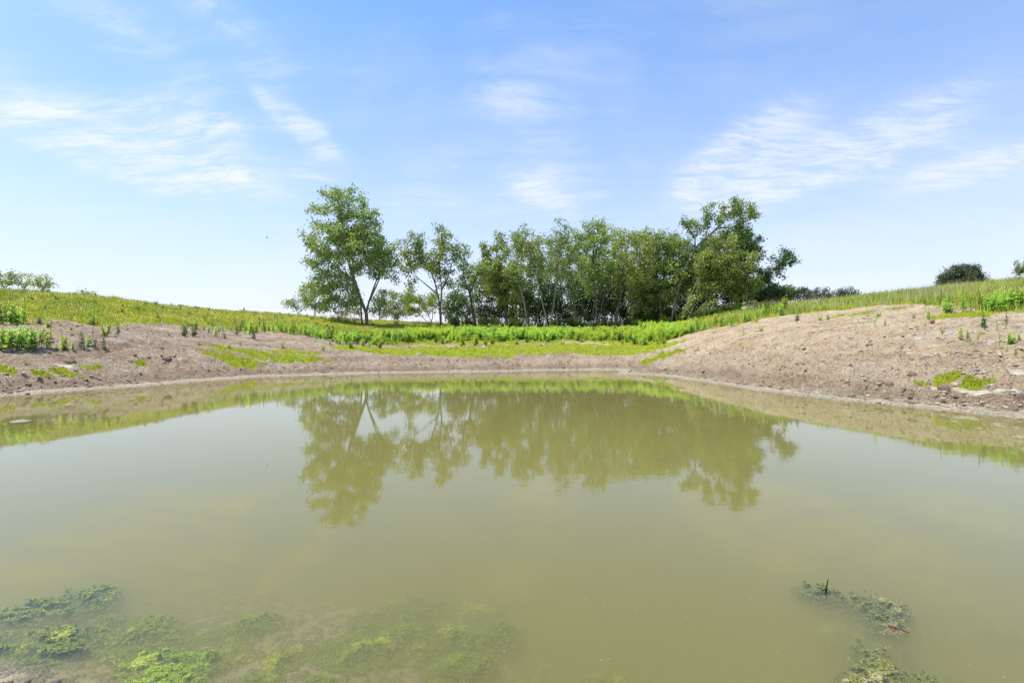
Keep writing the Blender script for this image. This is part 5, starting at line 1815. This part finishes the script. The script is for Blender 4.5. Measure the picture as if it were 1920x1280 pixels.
# ------------------------------------------------------------------ mud scraps at the near corner
for k, (px, py, w, lb) in enumerate([(104, 1266, .022, 'dark clod lying highest on the wet mud at the bottom left corner'), (50, 1270, .020, 'dark bark scrap near the middle of the wet mud at the bottom left corner'), (18, 1274, .018, 'small clod on the wet mud nearest the left edge'), (131, 1276, .014, 'tiny dark scrap at the right tip of the wet mud')]):
    p = water_pt(px, py, .02)
    o = link('mud_scrap', slab_mesh('mud_scrap', w, w * .5, .012, np.random.default_rng(k), 'clod', 8), None, (p[0], p[1], gz(p[0], p[1]) + .008))
    o.rotation_euler = (.2, .1, k * 1.3 + .4)
    tag(o, lb, 'debris', 'scraps on the near mud')


# ------------------------------------------------------------------ red dragonfly
def dragonfly():
    m, T, out = new_mat('dragonfly_red')
    p = T.node('ShaderNodeBsdfPrincipled')
    co = T.node('ShaderNodeTexCoord').outputs['Object']
    T.l.new(T.mix(T.ramp(T.noise(co, 120, 2), .4, .65), (.24, .02, .012), (.12, .012, .010)), p.inputs['Base Color'])
    p.inputs['Roughness'].default_value = .55
    p.inputs['Specular IOR Level'].default_value = .2
    T.l.new(p.outputs[0], out.inputs[0])
    wm, T, out = new_mat('dragonfly_wing')
    p = T.node('ShaderNodeBsdfPrincipled')
    p.inputs['Base Color'].default_value = (.5, .38, .33, 1)
    p.inputs['Roughness'].default_value = .2
    tr = T.node('ShaderNodeBsdfTransparent')
    mx = T.node('ShaderNodeMixShader')
    mx.inputs[0].default_value = .2
    T.l.new(tr.outputs[0], mx.inputs[1])
    T.l.new(p.outputs[0], mx.inputs[2])
    T.l.new(mx.outputs[0], out.inputs[0])
    pos = water_pt(1676, 1176, .12)
    root = link('dragonfly', None, None, tuple(pos))
    root.rotation_euler = (0, math.radians(6), math.radians(-28))
    root.scale = (1.35,) * 3
    tag(root, 'red dragonfly hovering over the water at the end of the olive algae mat', 'dragonfly')

    def lathe(prof, nm, mat):
        """spindle along +x: (x, radius, z)"""
        prof = np.array(prof)
        k = 10
        a = np.arange(k) / k * 6.283
        V = np.stack([np.repeat(prof[:, 0:1], k, 1), prof[:, 1:2] * np.cos(a)[None], prof[:, 1:2] * np.sin(a)[None] + prof[:, 2:3]], -1).reshape(-1, 3)
        i = np.arange(len(prof) - 1)[:, None] * k
        j = np.arange(k)[None]
        F = np.stack([i + j, i + (j + 1) % k, i + k + (j + 1) % k, i + k + j], -1).reshape(-1, 4)
        return link(nm, mesh_arr(nm, V, F, mat, True), root)
    lathe([(-.010, .0, 0), (-.009, .0028, 0), (-.004, .0045, .001), (.002, .0046, .001), (.008, .0032, .0005), (.010, .0022, 0)], 'thorax', m)
    lathe([(.009, .0020, 0), (.013, .0026, 0), (.020, .0021, -.0003), (.030, .0018, -.0008), (.038, .0019, -.0012), (.043, .0012, -.0014), (.045, .0, -.0014)], 'abdomen', m)
    hd = lathe([(-.0165, .0, 0), (-.0155, .0030, 0), (-.013, .0038, .0003), (-.011, .0030, 0), (-.0102, .0, 0)], 'head', m)
    for sgn in (-1, 1):
        e = lathe([(-.0158, .0, .001), (-.015, .0018, .001), (-.0135, .0022, .001), (-.012, .0, .001)], 'eye', m)
        e.location = (0, sgn * .0022, .0008)
        e.parent = hd
        for fx, ln, wd, sweep in ((-.004, .034, .0075, -.004), (.003, .032, .0095, .006)):
            u = np.linspace(0, 1, 8)
            front = np.stack([fx + sweep * u - wd * .35 * np.sin(u * 3.0), sgn * (.003 + ln * u), .004 + .009 * u], -1)
            rear = np.stack([fx + sweep * u + wd * .65 * np.sin(np.clip(u * 2.9 + .15, 0, 3.14)), sgn * (.003 + ln * u), .004 + .009 * u], -1)
            V = np.vstack([front, rear])
            j = np.arange(7)
            link('wing', mesh_arr('wing', V, np.stack([j, j + 1, j + 9, j + 8], -1), wm), root)
        for q in range(3):
            st = np.array([[-.006 + q * .003, sgn * .003, -.003], [-.008 + q * .004, sgn * .008, -.006], [-.007 + q * .005, sgn * .009, -.011]])
            V = np.vstack([st + np.array([0, 0, .0003]), st + np.array([.0005, 0, -.0003]), st + np.array([-.0005, 0, -.0003])])
            F = [(0, 1, 4, 3), (1, 2, 5, 4), (3, 4, 7, 6), (4, 5, 8, 7), (6, 7, 1, 0), (7, 8, 2, 1)]
            link('leg', mesh_arr('leg', V, np.array(F), m), root)


dragonfly()


# ------------------------------------------------------------------ a far bird
def bird():
    p = unproj(500.5, 445.5, 70)
    m = plain_mat('bird_feather', (.05, .045, .04), (.10, .09, .08))
    root = link('bird', None, None, p)
    root.rotation_euler = (0, 0, .6)
    tag(root, 'tiny dark bird flying alone in the sky left of the grove', 'bird')
    prof = np.array([(-.16, .0), (-.12, .03), (-.04, .05), (.05, .045), (.12, .035), (.16, .012), (.18, 0)])
    a = np.arange(8) / 8 * 6.283
    V = np.stack([np.repeat(prof[:, :1], 8, 1), prof[:, 1:] * np.cos(a), prof[:, 1:] * np.sin(a)], -1).reshape(-1, 3)
    i = np.arange(len(prof) - 1)[:, None] * 8
    j = np.arange(8)[None]
    link('body', mesh_arr('body', V, np.stack([i + j, i + (j + 1) % 8, i + 8 + (j + 1) % 8, i + 8 + j], -1).reshape(-1, 4), m, True), root)
    for s in (-1, 1):
        V = np.array([(.06, 0, .02), (-.06, 0, .02), (-.03, s * .2, .09), (.05, s * .2, .09), (-.06, s * .34, .07)])
        link('wing', mesh_arr('wing', V, [np.array([(0, 1, 2, 3)]), np.array([(3, 2, 4)])], m), root)


bird()
